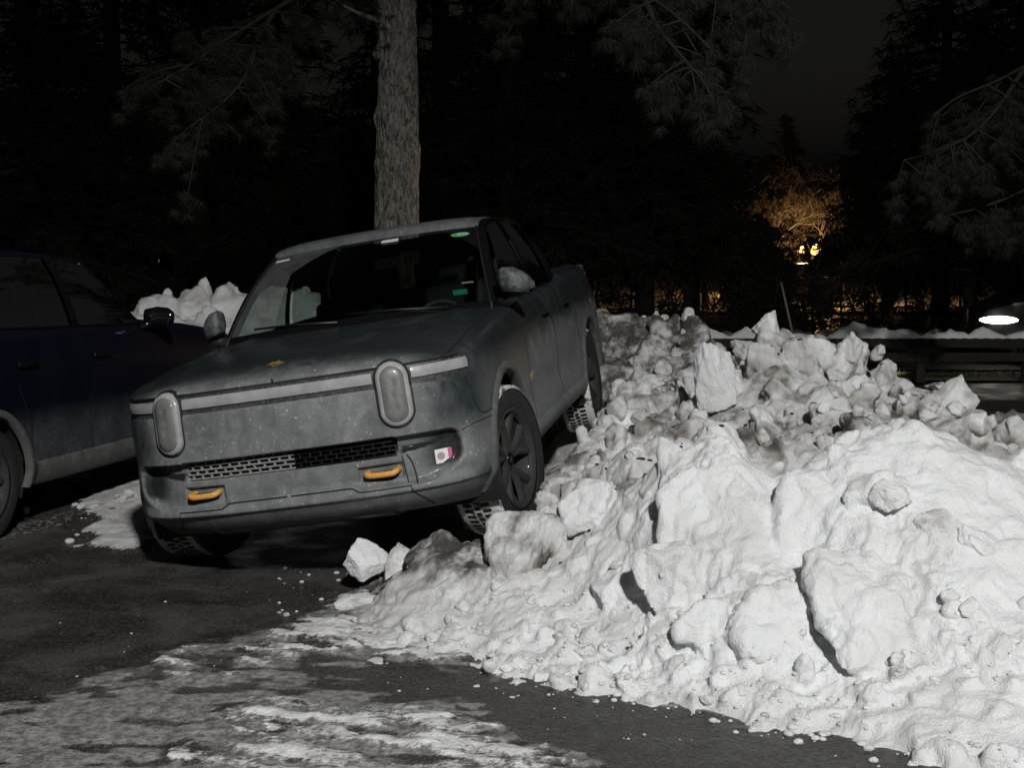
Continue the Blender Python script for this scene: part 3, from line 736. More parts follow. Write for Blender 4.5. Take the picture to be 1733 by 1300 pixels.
MB().grid(RF).obj('roof', M['paint'], TRUCK)
for sd in (1, -1):
    # A pillar, roof rail, B pillar, C pillar, side glass
    ap = np.array([ws_pt(sd * .99, b) for b in np.linspace(-.05, 1.0, 10)]); out = np.array([-.085, sd * .035, .0])
    sec = [np.array([0.0, 0, 0]), np.array([-.015, sd * .026, .016]), np.array([-.055, sd * .045, .010]), np.array([-.105, sd * .046, -.006]), np.array([-.10, sd * .0, -.02])]
    A = np.array([[p + s_ for s_ in sec] for p in ap]); MB().grid(A, flip=(sd < 0)).obj('windshield_pillar', M['gloss_black'], TRUCK)
    MB().tube([p + np.array([.004, sd * .002, .006]) for p in ap], .006, 6).obj('windshield_trim', M['trim'], TRUCK)
    xs_b = np.array([-.72, -1.80, -1.90, -2.62, -2.92]); xs_t = np.array([-1.46, -1.86, -1.94, -2.50, -2.70])
    bel = lambda x: tw.pt(tw.s_of_x(x), t_zt(np.array(x)) + .0, sd, .0) + np.array([0, 0, 0.0])
    def rail(x): return np.array([x, sd * (.735 - .03 * max(0, (-x - 2.3))), np.interp(-x, [1.35, 1.6, 2.3, 2.75], [1.745, 1.775, 1.778, 1.735])])
    def side_cell(x0, x1, u0, u1, dep, n=14):
        B = np.array([bel(x) for x in np.linspace(x0, x1, n)]); T = np.array([rail(x) for x in np.linspace(u0, u1, n)])
        A = ruled(B, T, 8, .03, sd); A[..., 1] -= sd * dep; return A
    for (i0, i1) in ((0, 1), (2, 3)):
        MB().grid(side_cell(xs_b[i0] - .02, xs_b[i1], xs_t[i0], xs_t[i1], .012), flip=(sd > 0)).obj('side_window', M['glass'], TRUCK)
    MB().grid(side_cell(xs_b[1], xs_b[2], xs_t[1], xs_t[2], .0, 4), flip=(sd > 0)).obj('door_pillar', M['gloss_black'], TRUCK)
    MB().grid(side_cell(xs_b[3], xs_b[4], xs_t[3], xs_t[4], .0, 6), flip=(sd > 0)).obj('rear_pillar', M['gloss_black'], TRUCK)
    rl = np.array([rail(x) for x in np.linspace(-1.36, -2.72, 16)]); ro = np.array([roof_pt(sd * 1.0, q) for q in np.linspace(.05, 1, 16)])
    A = np.stack([rl + np.array([0, 0, -.018]), rl + np.array([0, sd * .012, .004]), ro * .6 + rl * .4 + np.array([0, sd * .014, .012]), ro], 1)
    MB().grid(A, flip=(sd > 0)).obj('roof_rail', M['gloss_black'], TRUCK)
    bl = np.array([bel(x) for x in np.linspace(-.70, -2.88, 30)])
    MB().tube(bl + np.array([0, sd * .003, .006]), .007, 6).obj('belt_trim', M['gloss_black'], TRUCK)
    # mirror
    mc = np.array([-.60, sd * (1.035 if sd > 0 else .90), 1.37]); ks = .9 if sd > 0 else .62; m = MB(); U = np.linspace(0, 2 * math.pi, 25)[:-1]; A = []
    for (dy, ry, rz, fx, cz) in ((-.105, .0, .0, .0, .03), (-.10, .048, .066, .01, .028), (-.07, .066, .088, .03, .022), (.0, .070, .088, .035, .012), (.055, .060, .070, .02, -.004), (.095, .042, .045, .0, -.018), (.122, .022, .020, -.01, -.034), (.124, .0, .0, -.01, -.034)):
        A.append([(mc[0] + fx * .5 + .92 * ry * (1.0 * np.sign(math.cos(t)) * abs(math.cos(t)) ** .7), mc[1] + sd * dy * ks, mc[2] + cz + .86 * rz * np.sign(math.sin(t)) * abs(math.sin(t)) ** .7) for t in U])
    A = np.array(A).transpose(1, 0, 2); mo = m.grid(A, closed_u=True, flip=(sd > 0)); mo = m.obj('wing_mirror', M['salt_mirror'] if 'salt_mirror' in M else M['trim'], TRUCK)
    arm = [tw.pt(tw.s_of_x(-.70), 1.235, sd, -.03), np.array([-.66, sd * (.955 if sd > 0 else .90), 1.275]), np.array([-.61, sd * (1.03 if sd > 0 else .94), 1.305])]
    MB().tube(arm, [.05, .042, .04], 10).obj('mirror_arm', M['trim'], mo)
    A = np.array([[(mc[0] + .5 * fx + ry * 1.02 * math.cos(t), mc[1] + sd * dy * ks, mc[2] - .052 + cz_ + .018 * math.sin(t)) for t in U] for dy, ry, fx, cz_ in ((-.095, .03, .02, .02), (-.05, .064, .035, .008), (.03, .066, .03, -.004), (.09, .035, .0, -.012))]).transpose(1, 0, 2); MB().grid(A, closed_u=True, flip=(sd > 0)).obj('mirror_skirt', M['trim'], mo)
    gl_ = [(mc[0] - .055, mc[1] + sd * .012 + .07 * ks * math.cos(t), mc[2] + .062 * math.sin(t)) for t in U]; mesh_obj('mirror_glass', gl_, [tuple(range(len(U)))], M['mirror'], mo, smooth=False)
# back wall of the cab with rear window
bk = np.array([[(-2.74 - .12 * (1 - b), a * (.90 * (1 - b) + .69 * b), 1.28 * (1 - b) + 1.76 * b) for b in np.linspace(0, 1, 6)] for a in np.linspace(-1, 1, 12)])
m = MB(); m.grid(bk[:, :2]); m.grid(bk[:, 4:]); m.grid(bk[:2, 1:5]); m.grid(bk[-2:, 1:5]); m.obj('cab_back', M['paint'], TRUCK)
MB().grid(bk[1:-1, 1:5]).obj('rear_window', M['glass_rear'], TRUCK)
MB().box((-2.82, 0, .92), (.04, 1.86, .72)).obj('cab_wall', M['black'], TRUCK)
# bed
MB().box((-3.75, 0, .80), (1.75, 1.62, .04)).obj('bed_floor', M['black'], TRUCK)
for sd in (1, -1):
    A = np.array([[tw.pt(tw.s_of_x(x), t_zt(np.array(x)), sd) + np.array([0, -sd * dy, dz]) for dy, dz in ((.0, -.002), (.02, .012), (.10, .014), (.13, .0), (.135, -.5))] for x in np.linspace(-2.86, -4.6, 24)])
    MB().grid(A, flip=(sd < 0)).obj('bed_rail', M['trim'], TRUCK)
tg = MB().box((-4.66, 0, .98), (.08, 1.80, .70)).obj('tailgate', M['paint'], TRUCK, smooth=False); bevel(tg, .02)
MB().box((-4.66, 0, .52), (.16, 1.78, .18)).obj('rear_bumper', M['trim'], TRUCK, smooth=False)
for sd in (1, -1): MB().box((-4.67, sd * .86, 1.05), (.07, .10, .42)).obj('tail_light', M['tail_lens'], TRUCK, smooth=False)
# rear mud flaps
for sd in (1, -1): MB().box((-3.95, sd * .93, .40), (.012, .26, .34), rotm(0, R(-6), 0)).obj('mud_flap', M['black'], TRUCK, smooth=False)
# cabin: dash, seats, steering wheel, console, floor
m = MB(); A = np.array([[(x, y, z) for (x, z) in ((-.50, 1.20), (-.72, 1.215), (-.92, 1.19), (-1.02, 1.13), (-1.02, .80))] for y in np.linspace(-.84, .84, 20)]); m.grid(A).obj('dashboard', M['interior'], TRUCK)
ang = np.linspace(0, 2 * math.pi, 33)[:-1]; sc_ = np.array([-1.13, .40, 1.13]); tl = R(24)
ring = [(sc_[0] - .185 * math.sin(t) * math.sin(tl), sc_[1] + .185 * math.cos(t), sc_[2] + .185 * math.sin(t) * math.cos(tl)) for t in ang]; ring.append(ring[0])
stw = MB().tube(ring, .015, 8, cap=False).obj('steering_wheel', M['wheel_rim_in'], TRUCK)
MB().box(sc_, (.05, .33, .06), rotm(0, -tl, 0)).obj('steering_hub', M['interior'], stw)
def seat(x, y):
    sm = MB(); sm.box((x, y, .74), (.55, .52, .22)); sm.box((x - .33, y, 1.08), (.16, .50, .62), rotm(0, R(-12), 0)); o = bevel(sm.obj('seat', M['interior'], TRUCK), .05, 3)
    hr = MB(); hr.box((x - .42, y, 1.47), (.10, .28, .19), rotm(0, R(-8), 0)); bevel(hr.obj('headrest', M['interior'], o), .03, 3)
for y in (.40, -.40): seat(-1.45, y)
for y in (.42, 0, -.42): seat(-2.32, y)
MB().box((-1.8, 0, .60), (2.0, 1.70, .05)).obj('cabin_floor', M['interior'], TRUCK)
MB().box((-1.25, 0, .85), (.8, .28, .45)).obj('centre_console', M['interior'], TRUCK)
scr = MB().box((-1.03, 0, 1.16), (.02, .42, .20)).obj('centre_screen', M['gloss_black'], TRUCK)
# inside the windshield: tags
def ws_frame(a, b, lift=-.006):
    p = ws_pt(a, b); ea = ws_pt(a + .01, b) - ws_pt(a - .01, b); eb = ws_pt(a, b + .01) - ws_pt(a, b - .01); n = np.cross(ea, eb); n /= np.linalg.norm(n)
    return frame(p + n * lift, ea, eb)
W4 = ws_frame(.84, .885, .004); ov = tag(decal('windshield_sticker', oval(.125, .062), M['green'], TRUCK, W4, .0012), 'green oval sticker at the top of the windshield')
decal('sticker_ring', oval(.108, .046), M['green_lt'], ov, Matrix.Translation((0, 0, .0013)), .0005); decal('sticker_field', oval(.100, .040), M['green'], ov, Matrix.Translation((0, 0, .0019)), .0005)
decal('sticker_print', [(-.02, -.011), (.044, -.011), (.044, .011), (-.02, .011)], M['green_lt'], ov, Matrix.Translation((0, 0, .0025)), .0004)
for k, x_ in enumerate((-.006, .010, .026)): decal('sticker_print', [(x_ - .003, -.005), (x_ + .004, -.005), (x_ + .002, .006), (x_ - .003, .006)], M['green'], ov, Matrix.Translation((0, 0, .003)), .0004)
tp = decal('toll_tag', [(-.056, -.014), (.056, -.017), (.056, .017), (-.045, .017), (-.060, .002)], M['white_plastic'], TRUCK, ws_frame(.19, .925, .004), .006); tag(tp, 'pale toll tag at the top of the windshield')
decal('windshield_label', rect(.10, .024), M['white_plastic'], TRUCK, ws_frame(-.88, .92, .004), .001)
decal('dash_permit', rect(.088, .045), M['green_tag'], TRUCK, ws_frame(.80, .18, -.01), .001)
decal('dash_strip', rect(.072, .016), M['cream_tag'], TRUCK, ws_frame(.86, .27, -.01), .001)
# mirror inside
MB().box(ws_pt(.1, .82) + np.array([-.09, 0, -.03]), (.02, .24, .06)).obj('inside_mirror', M['gloss_black'], TRUCK)
# wheels
wheel(TRUCK, (0, .885, .415), 1, .415, .275, .272, steer=-R(10))
wheel(TRUCK, (0, -.885, .475), -1, .415, .275, .272, steer=-R(10))
wheel(TRUCK, (-3.45, .885, .415), 1, .415, .275, .272)
wheel(TRUCK, (-3.45, -.885, .415), -1, .415, .275, .272)

# ------------------------------------------------------------------ ground
def make_asphalt(name, far=False):
    t = NT(name); g = t.geo(); pos = g.outputs['Position']
    n1 = t.noise(2.2, 6, .65, pos, .4); n2 = t.noise(60, 4, .6, pos); n3 = t.noise(9, 5, .6, pos); n4 = t.noise(220, 2, .5, pos); n5 = t.noise(28, 4, .6, pos)
    col = t.mix(t.ramp(n1, .35, .65), (.008, .008, .0075), (.046, .044, .041))
    col = t.mix(t.math('MULTIPLY', t.ramp(n2, .42, .70), .55), col, (.10, .096, .088)); col = t.mix(t.math('MULTIPLY', t.ramp(n4, .56, .66), .55), col, (.17, .165, .155)); col = t.mix(t.math('MULTIPLY', t.ramp(n4, .42, .34), .6), col, (.012, .012, .012))
    rough = t.ramp(n1, .35, .62, .30, .62)
    if not far:
        ice = t.attr('ice'); sn = t.attr('snow')
        # brown-grey packed ice, then crusty white on it, both broken up by the stone of the surface
        fi = t.ramp(t.math('ADD', ice, t.math('MULTIPLY', t.math('SUBTRACT', n3, .5), .9)), .38, .72)
        fi = t.math('MULTIPLY', fi, t.ramp(n2, .25, .6, .60, 1.0))
        col = t.mix(fi, col, t.mix(t.ramp(n5, .3, .7), (.12, .117, .108), (.36, .355, .34)))
        fs = t.ramp(t.math('ADD', sn, t.math('ADD', t.math('MULTIPLY', t.math('SUBTRACT', n5, .5), .8), t.math('MULTIPLY', t.math('SUBTRACT', n2, .5), .35))), .40, .66)
        col = t.mix(fs, col, t.mix(t.ramp(n3, .3, .7), (.46, .45, .43), (.74, .74, .74)))
        salt = t.math('MULTIPLY', t.ramp(n4, .64, .70), t.ramp(t.math('ADD', ice, t.math('MULTIPLY', n1, .8)), .35, .8))
        col = t.mix(t.math('MULTIPLY', salt, .8), col, (.5, .49, .47))
        tk = t.attr('track'); sp = t.new('ShaderNodeSeparateXYZ'); t.link(pos, sp.inputs[0]); xx = t.math('ADD', sp.outputs[0], 1.2); yy = t.math('SUBTRACT', sp.outputs[1], .2)
        rr = t.math('SQRT', t.math('ADD', t.math('MULTIPLY', xx, xx), t.math('MULTIPLY', yy, yy))); wv = t.math('SINE', t.math('MULTIPLY', t.math('ADD', rr, t.math('MULTIPLY', n5, .012)), 150.0))
        tf = t.math('MULTIPLY', t.math('MULTIPLY', tk, t.ramp(wv, .0, .9)), t.ramp(n1, .45, .62)); col = t.mix(t.math('MULTIPLY', tf, .20), col, (.16, .155, .145))
        rough = t.math('ADD', rough, t.math('MULTIPLY', fs, .25))
        h = t.math('ADD', t.math('ADD', t.math('MULTIPLY', n2, .5), t.math('MULTIPLY', fs, .9)), t.math('ADD', t.math('MULTIPLY', fi, .35), t.math('MULTIPLY', n5, .5)))
        t.bump(h, .7, .012)
    else:
        t.bump(n2, .5, .01)
    t.set(Base_Color=col, Roughness=rough); t.b.inputs['Specular IOR Level'].default_value = .35
    return t.m
M['asphalt'] = make_asphalt('asphalt_lot'); M['asphalt_far'] = make_asphalt('asphalt_far', True)
gr = MB(); ang = np.linspace(0, 2 * math.pi, 65)[:-1]
gr.add([(600 * math.cos(a), 600 * math.sin(a), -.03) for a in ang], [tuple(range(64))])
tag(gr.obj('ground', M['asphalt_far'], smooth=False), kind='structure')
GX = np.arange(-6.0, 6.01, .03); GY = np.concatenate([np.arange(1.0, 3.4, .06), np.arange(3.4, 7.4, .018), np.arange(7.4, 14.0, .06)])
XX, YY = np.meshgrid(GX, GY, indexing='ij'); gp2 = np.stack([XX.ravel(), YY.ravel(), 0 * XX.ravel()], 1)
def poly_w(px): return [tuple(G(u, v)[:2]) for u, v in px]
def soft(poly, w, wob=.10, sc=2.2, seed=0.0):
    d = sd_poly(gp2[:, 0], gp2[:, 1], poly) + wob * fbm(gp2 * np.array([1, 1.3, 1]), sc, 6, seed, .62); return sstep(w, -w, d)
ice = soft(poly_w([(-300, 1235), (60, 1185), (200, 1140), (330, 1100), (430, 1072), (560, 1035), (620, 985), (700, 960), (900, 1000), (1400, 1180), (1500, 1500), (-800, 1800), (-800, 1300)]), .10, .13, 2.0, 1.1) * .85
dark = soft(poly_w([(545, 1172), (600, 1138), (680, 1120), (830, 1150), (1050, 1190), (1330, 1245), (1600, 1300), (1733, 1330), (1733, 1500), (1200, 1500), (1010, 1290), (900, 1250), (760, 1205), (640, 1195)]), .13, .20, 2.6, 5.5)
dark2 = soft(poly_w([(930, 1160), (1500, 1290), (1700, 1400), (1100, 1400), (950, 1240), (850, 1200)]), .08, .05, 2.5, 8.5)
white = np.maximum(soft(poly_w([(470, 1080), (560, 1035), (650, 985), (760, 960), (900, 1000), (820, 1130), (690, 1118), (600, 1110), (520, 1120)]), .07, .12, 2.6, 2.7), soft(poly_w([(330, 1230), (480, 1190), (700, 1205), (850, 1222), (960, 1262), (1010, 1320), (900, 1420), (350, 1420), (300, 1290)]), .10, .16, 2.4, 9.3) * .74)
white = np.maximum(white, soft(poly_w([(180, 1135), (300, 1105), (470, 1085), (520, 1110), (420, 1150), (260, 1160)]), .06, .10, 3.0, 4.3) * .62)
left = np.maximum(soft(poly_w([(125, 830), (235, 808), (300, 845), (270, 905), (210, 935), (160, 925), (150, 870)]), .08, .12, 2.5, 3.3) * .8, soft(poly_w([(-100, 925), (110, 868), (200, 850), (120, 890), (-100, 955)]), .05, .06, 2.0, 6.3) * .42)
streak = fbm(gp2 @ rotm(0, 0, R(24)).T * np.array([1.0, 4.2, 1]), 2.6, 5, 3.0); blot = fbm(gp2, 1.4, 4, 8.0)
snow_a = np.clip(np.maximum(white * (.68 + .75 * streak + .25 * blot), left), 0, 1) * (1 - dark)
ice_a = np.clip(ice * (.95 + .55 * blot + .35 * streak) + .16 * (fbm(gp2 @ rotm(0, 0, R(8)).T * np.array([.6, 3, 1]), 1.3, 4, 12.) > .28) , 0, 1) * (1 - .80 * dark) * (1 - .6 * dark2)
tr1 = np.sin(np.hypot(gp2[:, 0] + 1.2, gp2[:, 1] - .2) * 105) * dark2
patch = soft(poly_w([(-200, 880), (120, 850), (250, 900), (260, 960), (100, 1010), (-200, 1040)]), .3, .3, 1.5, 14.) * .30; ice_a = np.maximum(ice_a, patch)
ice_a = ice_a * (1 - .6 * sstep(.05, .5, fbm(gp2 * np.array([1, 2.0, 1]), 4, 5, 21.)))
h = .010 * ice_a + .028 * snow_a * (1 + .6 * fbm(gp2 * np.array([1, 1.8, 1]), 9, 3, 1.0)) + .004 * fbm(gp2, 3, 3)  + .006
V = gp2.copy(); V[:, 2] = np.maximum(h, .0) + .0; nx, ny = XX.shape; idx = np.arange(nx * ny).reshape(nx, ny)
F = np.stack([idx[:-1, :-1], idx[1:, :-1], idx[1:, 1:], idx[:-1, 1:]], -1).reshape(-1, 4)
lot = mesh_obj('parking_lot', V, F, M['asphalt']); tag(lot, kind='structure'); attr(lot, 'ice', ice_a); attr(lot, 'snow', snow_a); attr(lot, 'track', dark2)

# ------------------------------------------------------------------ snow
def ico(sub):
    import bmesh
    bm = bmesh.new(); bmesh.ops.create_icosphere(bm, subdivisions=sub, radius=1.0)
    V = np.array([v.co[:] for v in bm.verts]); F = np.array([[v.index for v in f.verts] for f in bm.faces]); bm.free(); return V, F
ICO = {k: ico(k) for k in (2, 3, 4, 5)}
def chunk_mesh(sub, seed, angular=.6, rough=.12, ncut=9, fine=.02, boxy=0.0):
    """lump of ploughed snow: a ball (or block) broken along random flats, then weathered"""
    r = np.random.default_rng(seed); V, F = ICO[sub]; V = V.copy()
    if boxy:
        q = np.abs(V).max(1)[:, None]; V = V * (1 - boxy) + V / q * .80 * boxy
    N = r.normal(size=(ncut, 3)); N /= np.linalg.norm(N, axis=1)[:, None]; D = r.uniform(1 - angular * .72, 1 - angular * .30, ncut)
    for n, d in zip(N, D):
        e = V @ n - d; V -= np.where(e > 0, e - .03 * np.tanh(e / .03) * .5, 0)[:, None] * n
    n0 = V / (np.linalg.norm(V, axis=1)[:, None] + 1e-9)
    V += n0 * (rough * .8 * fbm(V, 1.7, 3, seed * 1.7) + fine * 2 * np.abs(fbm(V, 5.0, 3, seed * .9)) + fine * fbm(V, 11, 2, seed))[:, None]
    return V, F
def lump(m, c, rad, seed, rot=None, angular=.5, rough=.12, sub=3, boxy=0.0):
    V, F = chunk_mesh(sub, seed, angular, rough, 12, .02, boxy)
    V = V / np.abs(V).max(0) * np.array(rad)
    if rot is not None: V = V @ rotm(*rot).T
    m.add(V + np.array(c), F.tolist())
def remeshed(name, m, vox, smooth_it, mat, disp, dirt_fn):
    o = m.obj(name, mat)
    md = o.modifiers.new('r', 'REMESH'); md.mode = 'VOXEL'; md.voxel_size = vox; md.use_smooth_shade = True
    if smooth_it:
        s = o.modifiers.new('s', 'SMOOTH'); s.iterations = smooth_it; s.factor = .5
    apply_mods(o)
    if not o.data.materials: o.data.materials.append(mat)
    me = o.data; n = len(me.vertices); V = np.empty(n * 3); me.vertices.foreach_get('co', V); V = V.reshape(-1, 3)
    N = np.empty(n * 3); me.vertices.foreach_get('normal', N); N = N.reshape(-1, 3)
    V = V + N * disp(V)[:, None]; me.vertices.foreach_set('co', V.ravel()); me.update()
    me.polygons.foreach_set('use_smooth', np.ones(len(me.polygons), bool))
    attr(o, 'dirt', np.clip(dirt_fn(V, N), 0, 1)); return o, V
def hf(m, x0, x1, y0, y1, st, fn, base=-.25):
    """closed heightfield solid"""
    xs = np.arange(x0, x1 + st, st); ys = np.arange(y0, y1 + st, st); X, Y = np.meshgrid(xs, ys, indexing='ij')
    Z = fn(X, Y); A = np.stack([X, Y, Z], -1); B = A.copy(); B[..., 2] = base
    mm = MB(); a, b = X.shape; top = mm.grid(A); mm.grid(B, flip=True)
    for e, f, fl in ((A[0], B[0], False), (A[-1], B[-1], True), (A[:, 0], B[:, 0], True), (A[:, -1], B[:, -1], False)): mm.grid(np.stack([e, f], 1), flip=fl)
    m.add(np.concatenate(mm.v), mm.f)
def cr(pts):
    q = np.array([P(u, v, d) for u, v, d in pts]); q = q[np.argsort(q[:, 0])]; return q
# --- near bank (clean white) : crest and toe as seen
crest = cr([(640, 990, 6.3), (700, 960, 6.25), (790, 925, 6.25), (860, 935, 6.15), (960, 915, 6.2), (1050, 850, 6.1), (1100, 800, 6.0), (1165, 752, 5.9), (1225, 735, 5.85), (1262, 775, 5.8), (1300, 812, 5.75), (1370, 790, 5.7), (1410, 755, 5.7), (1480, 735, 5.7), (1550, 728, 5.7), (1640, 760, 5.7), (1733, 792, 5.7), (1900, 830, 5.6), (2200, 930, 5.4)])
toe = np.array([G(u, v) for u, v in ((560, 1055), (640, 1092), (730, 1115), (830, 1150), (1000, 1182), (1150, 1208), (1300, 1238), (1450, 1268), (1600, 1302), (1800, 1345), (2400, 1420))])
def bank1(X, Y):
    yc = np.interp(X, crest[:, 0], crest[:, 1]); zc = np.interp(X, crest[:, 0], crest[:, 2]); yt = np.interp(X, toe[:, 0], toe[:, 1]) + .05 * fbm(np.stack([X.ravel() * 3, 0 * X.ravel(), 0 * X.ravel()], 1), 1, 3).reshape(X.shape)
    t = (Y - yt) / np.maximum(yc - yt, .1)
    f = np.interp(t, [-.3, 0, .1, .22, .38, .6, .8, .92, 1.0, 1.15, 1.4, 1.9, 2.6], [-.1, -.005, .06, .12, .24, .52, .78, .93, 1.0, .92, .78, .55, .3])
    edge = sstep(-.95, -.55, X)
    return zc * f * edge - .03 * (1 - edge)
m = MB(); hf(m, -1.0, 4.2, 4.15, 7.0, .03, bank1)
# slabs and lumps set into the face
L1 = [  # u, v, d, rx, ry, rz, angular
 (1195, 850, 5.62, .17, .16, .34, .35), (1228, 770, 5.80, .11, .12, .15, .5), (1170, 1000, 5.30, .22, .2, .20, .3), (1150, 1080, 5.12, .14, .12, .10, .3),
 (1100, 900, 5.75, .12, .16, .20, .4), (1060, 1000, 5.55, .16, .18, .13, .4), (1210, 1070, 5.05, .17, .12, .10, .25), (1310, 1060, 4.98, .18, .14, .13, .3),
 (1330, 900, 5.45, .10, .16, .26, .5), (1440, 900, 5.35, .22, .2, .27, .35), (1540, 800, 5.55, .30, .22, .17, .35), (1480, 760, 5.68, .16, .2, .10, .5), (1580, 760, 5.7, .18, .2, .09, .5),
 (1500, 1000, 5.12, .25, .16, .18, .35), (1420, 1010, 5.10, .16, .15, .20, .35), (1650, 960, 5.15, .28, .2, .2, .3), (1620, 860, 5.4, .26, .2, .16, .3), (1510, 1110, 4.86, .09, .08, .11, .5), (1700, 1050, 4.95, .2, .16, .1, .4),
 (1470, 845, 5.33, .13, .12, .085, .55), (1500, 830, 5.30, .09, .08, .07, .5),
 (1720, 830, 5.6, .25, .25, .16, .3), (1330, 835, 5.7, .12, .12, .06, .6), (1290, 850, 5.65, .08, .10, .10, .6), (1400, 790, 5.65, .10, .12, .08, .5),
 (900, 1010, 5.8, .15, .16, .12, .5), (960, 1040, 5.6, .12, .12, .09, .5), (1000, 960, 5.8, .14, .16, .14, .5), (860, 1080, 5.5, .10, .10, .07, .5), (780, 1000, 5.9, .15, .16, .10, .5), (740, 950, 6.2, .14, .12, .10, .5), (800, 950, 6.15, .10, .10, .10, .6)]
for i, (u, v, d, a, b, c, an) in enumerate(L1):
    if v > 760: lump(m, P(u, v, d + (.15 if u < 1130 else .11)), (a * 1.15, c * 1.25, .055 + .22 * min(a, b)), 100 + i, (R(46) + rng.normal(0, .14), rng.normal(0, .16), rng.normal(0, .45)), .75, .10, 4, .6)
    else: lump(m, P(u, v, d + .08), (a, b, c), 100 + i, (rng.normal(0, .2), rng.normal(0, .2), rng.uniform(0, 3)), .85, .10, 4, .4)
for k_, (u, v, d, a, b, c, tl, tw_) in enumerate([(1490, 1040, 4.88, .27, .30, .085, 45, .10), (1655, 1000, 4.95, .30, .24, .075, 40, -.10), (1190, 930, 5.49, .20, .38, .07, 60, .15), (1400, 880, 5.42, .24, .26, .09, 58, -.15), (1290, 1040, 5.05, .26, .24, .06, 38, -.2), (1600, 830, 5.50, .40, .26, .08, 30, .1)]):
    lump(m, P(u, v, d + (.10 if k_ > 1 else .115)), (a, b, c), 180 + k_, (R(tl), 0, tw_), .55, .09, 4, .75)
for i in range(150):
    u = rng.uniform(640, 1733); x = (u - 866) / 2200 * 5.1; t = rng.uniform(0.02, .6) ** 1.3; yt = np.interp(x, toe[:, 0], toe[:, 1]); yc = np.interp(x, crest[:, 0], crest[:, 1]); y = yt + t * (yc - yt); x = (u - 866) / 2200 * y
    s = rng.uniform(.018, .055) * (1.6 if rng.random() < .15 else 1); z = bank1(np.array([[x]]), np.array([[y]]))[0, 0]
    lump(m, (x, y, z + s * .1), (s, s * rng.uniform(.6, 1), s * rng.uniform(.5, .9)), 300 + i, (rng.uniform(0, 3), 0, rng.uniform(0, 3)), .85, .08, 3, .3)
def disp1(V):
    W = V + .03 * np.stack([fbm(V, 5, 2, o_) for o_ in (1., 11., 21.)], 1)
    big = fbm(V, 2.6, 3, 4.0); f1, f2 = worley(W * np.array([1, 1, .62]), 5.5); g1, g2 = worley(W * np.array([1, 1, .75]), 15.0, 3.3, 8)
    msk = sstep(-.15, .35, fbm(V, 1.7, 2, 31.)); ridg = 1 - np.abs(fbm(W * np.array([1.0, 1.0, .35]), 11, 3, 6.)) * 2
    crack = sstep(.10, .0, f2 - f1) * sstep(-.1, .25, fbm(V, 1.3, 2, 70.))
    return .026 * big + .012 * (.45 - f1) * (.3 + .9 * msk) + .017 * (.45 - g1) * (.06 + 1.0 * msk) + .010 * ridg * msk + .004 * fbm(V, 42, 2, 2.0) * (.25 + msk) + .014 * fbm(W, 7, 4, 44.) + .012 * (1 - 2.2 * np.abs(fbm(W * np.array([1, 1, .6]), 4.5, 3, 91.))) - .010 * crack
def dirt1(V, N):
    n = fbm(V, 2.3, 4, 7.0)
    gut = sstep(.55, .1, V[:, 0]) * sstep(5.55, 5.9, V[:, 1]) * .6          # dirty pocket beside the block
    toe_ = sstep(.10, .0, V[:, 2]) * .18
    return .05 + .22 * np.maximum(n, 0) + gut * (.4 + .6 * sstep(-.1, .4, n)) + toe_ + .30 * sstep(5.75, 6.3, V[:, 1])
near, Vn = remeshed('snow_bank', m, .0115, 12, M['snow'], disp1, dirt1)
tag(near, 'big clean white ploughed snow bank filling the right foreground', 'snow bank', 'snow banks')
def bvh_of(o):
    return BVHTree.FromPolygons([v.co[:] for v in o.data.vertices], [p.vertices[:] for p in o.data.polygons])
# --- dirty bank behind it, beside the truck's wheels
mid_pts = [(900, 850, 6.9), (930, 790, 7.2), (960, 760, 7.5), (1010, 730, 8.0), (1050, 715, 8.3), (1100, 690, 8.7), (1150, 680, 8.9), (1210, 690, 8.8), (1040, 790, 6.9), (1000, 800, 6.9), (1120, 770, 7.0), (1200, 740, 7.5), (1270, 720, 7.8), (1340, 700, 8.0), (1265, 605, 8.9), (1300, 572, 9.05), (1450, 605, 9.1), (1380, 575, 9.15), (1300, 640, 8.7), (1400, 650, 8.7), (1290, 595, 8.9), (1340, 580, 9.0), (1400, 590, 9.1), (1440, 615, 9.0), (1500, 690, 8.4), (1560, 670, 8.6), (1480, 655, 8.9), (1600, 690, 8.5), (1640, 720, 8.4), (1420, 720, 7.7), (1500, 730, 7.4), (1590, 735, 7.2), (1075, 650, 10.3), (1120, 640, 10.0), (1180, 660, 9.6)]
mp_ = np.array([P(*q) for q in mid_pts])
def bank2(X, Y):
    q = np.stack([X.ravel(), Y.ravel()], 1); d2 = ((q[:, None, 0] - mp_[None, :, 0]) ** 2 + ((q[:, None, 1] - mp_[None, :, 1]) * .8) ** 2)
    w = np.exp(-d2 / (2 * .20 ** 2)) + 1e-9; z = (w * mp_[None, :, 2]).sum(1) / w.sum(1)
    cov = sstep(.22, .95, np.sqrt(d2.min(1))); z = z * (1 - cov) + .05 * cov
    sl = q[:, 0] - (.10 + .188 * (q[:, 1] - 7.2)); z = np.minimum(z, np.interp(sl, [-1.0, -.4, -.1, .02, .14, .22], [.02, .12, .24, .36, .62, 3.0]))
    return z.reshape(X.shape) - .07
m = MB(); hf(m, -.9, 3.7, 6.2, 11.0, .05, bank2)
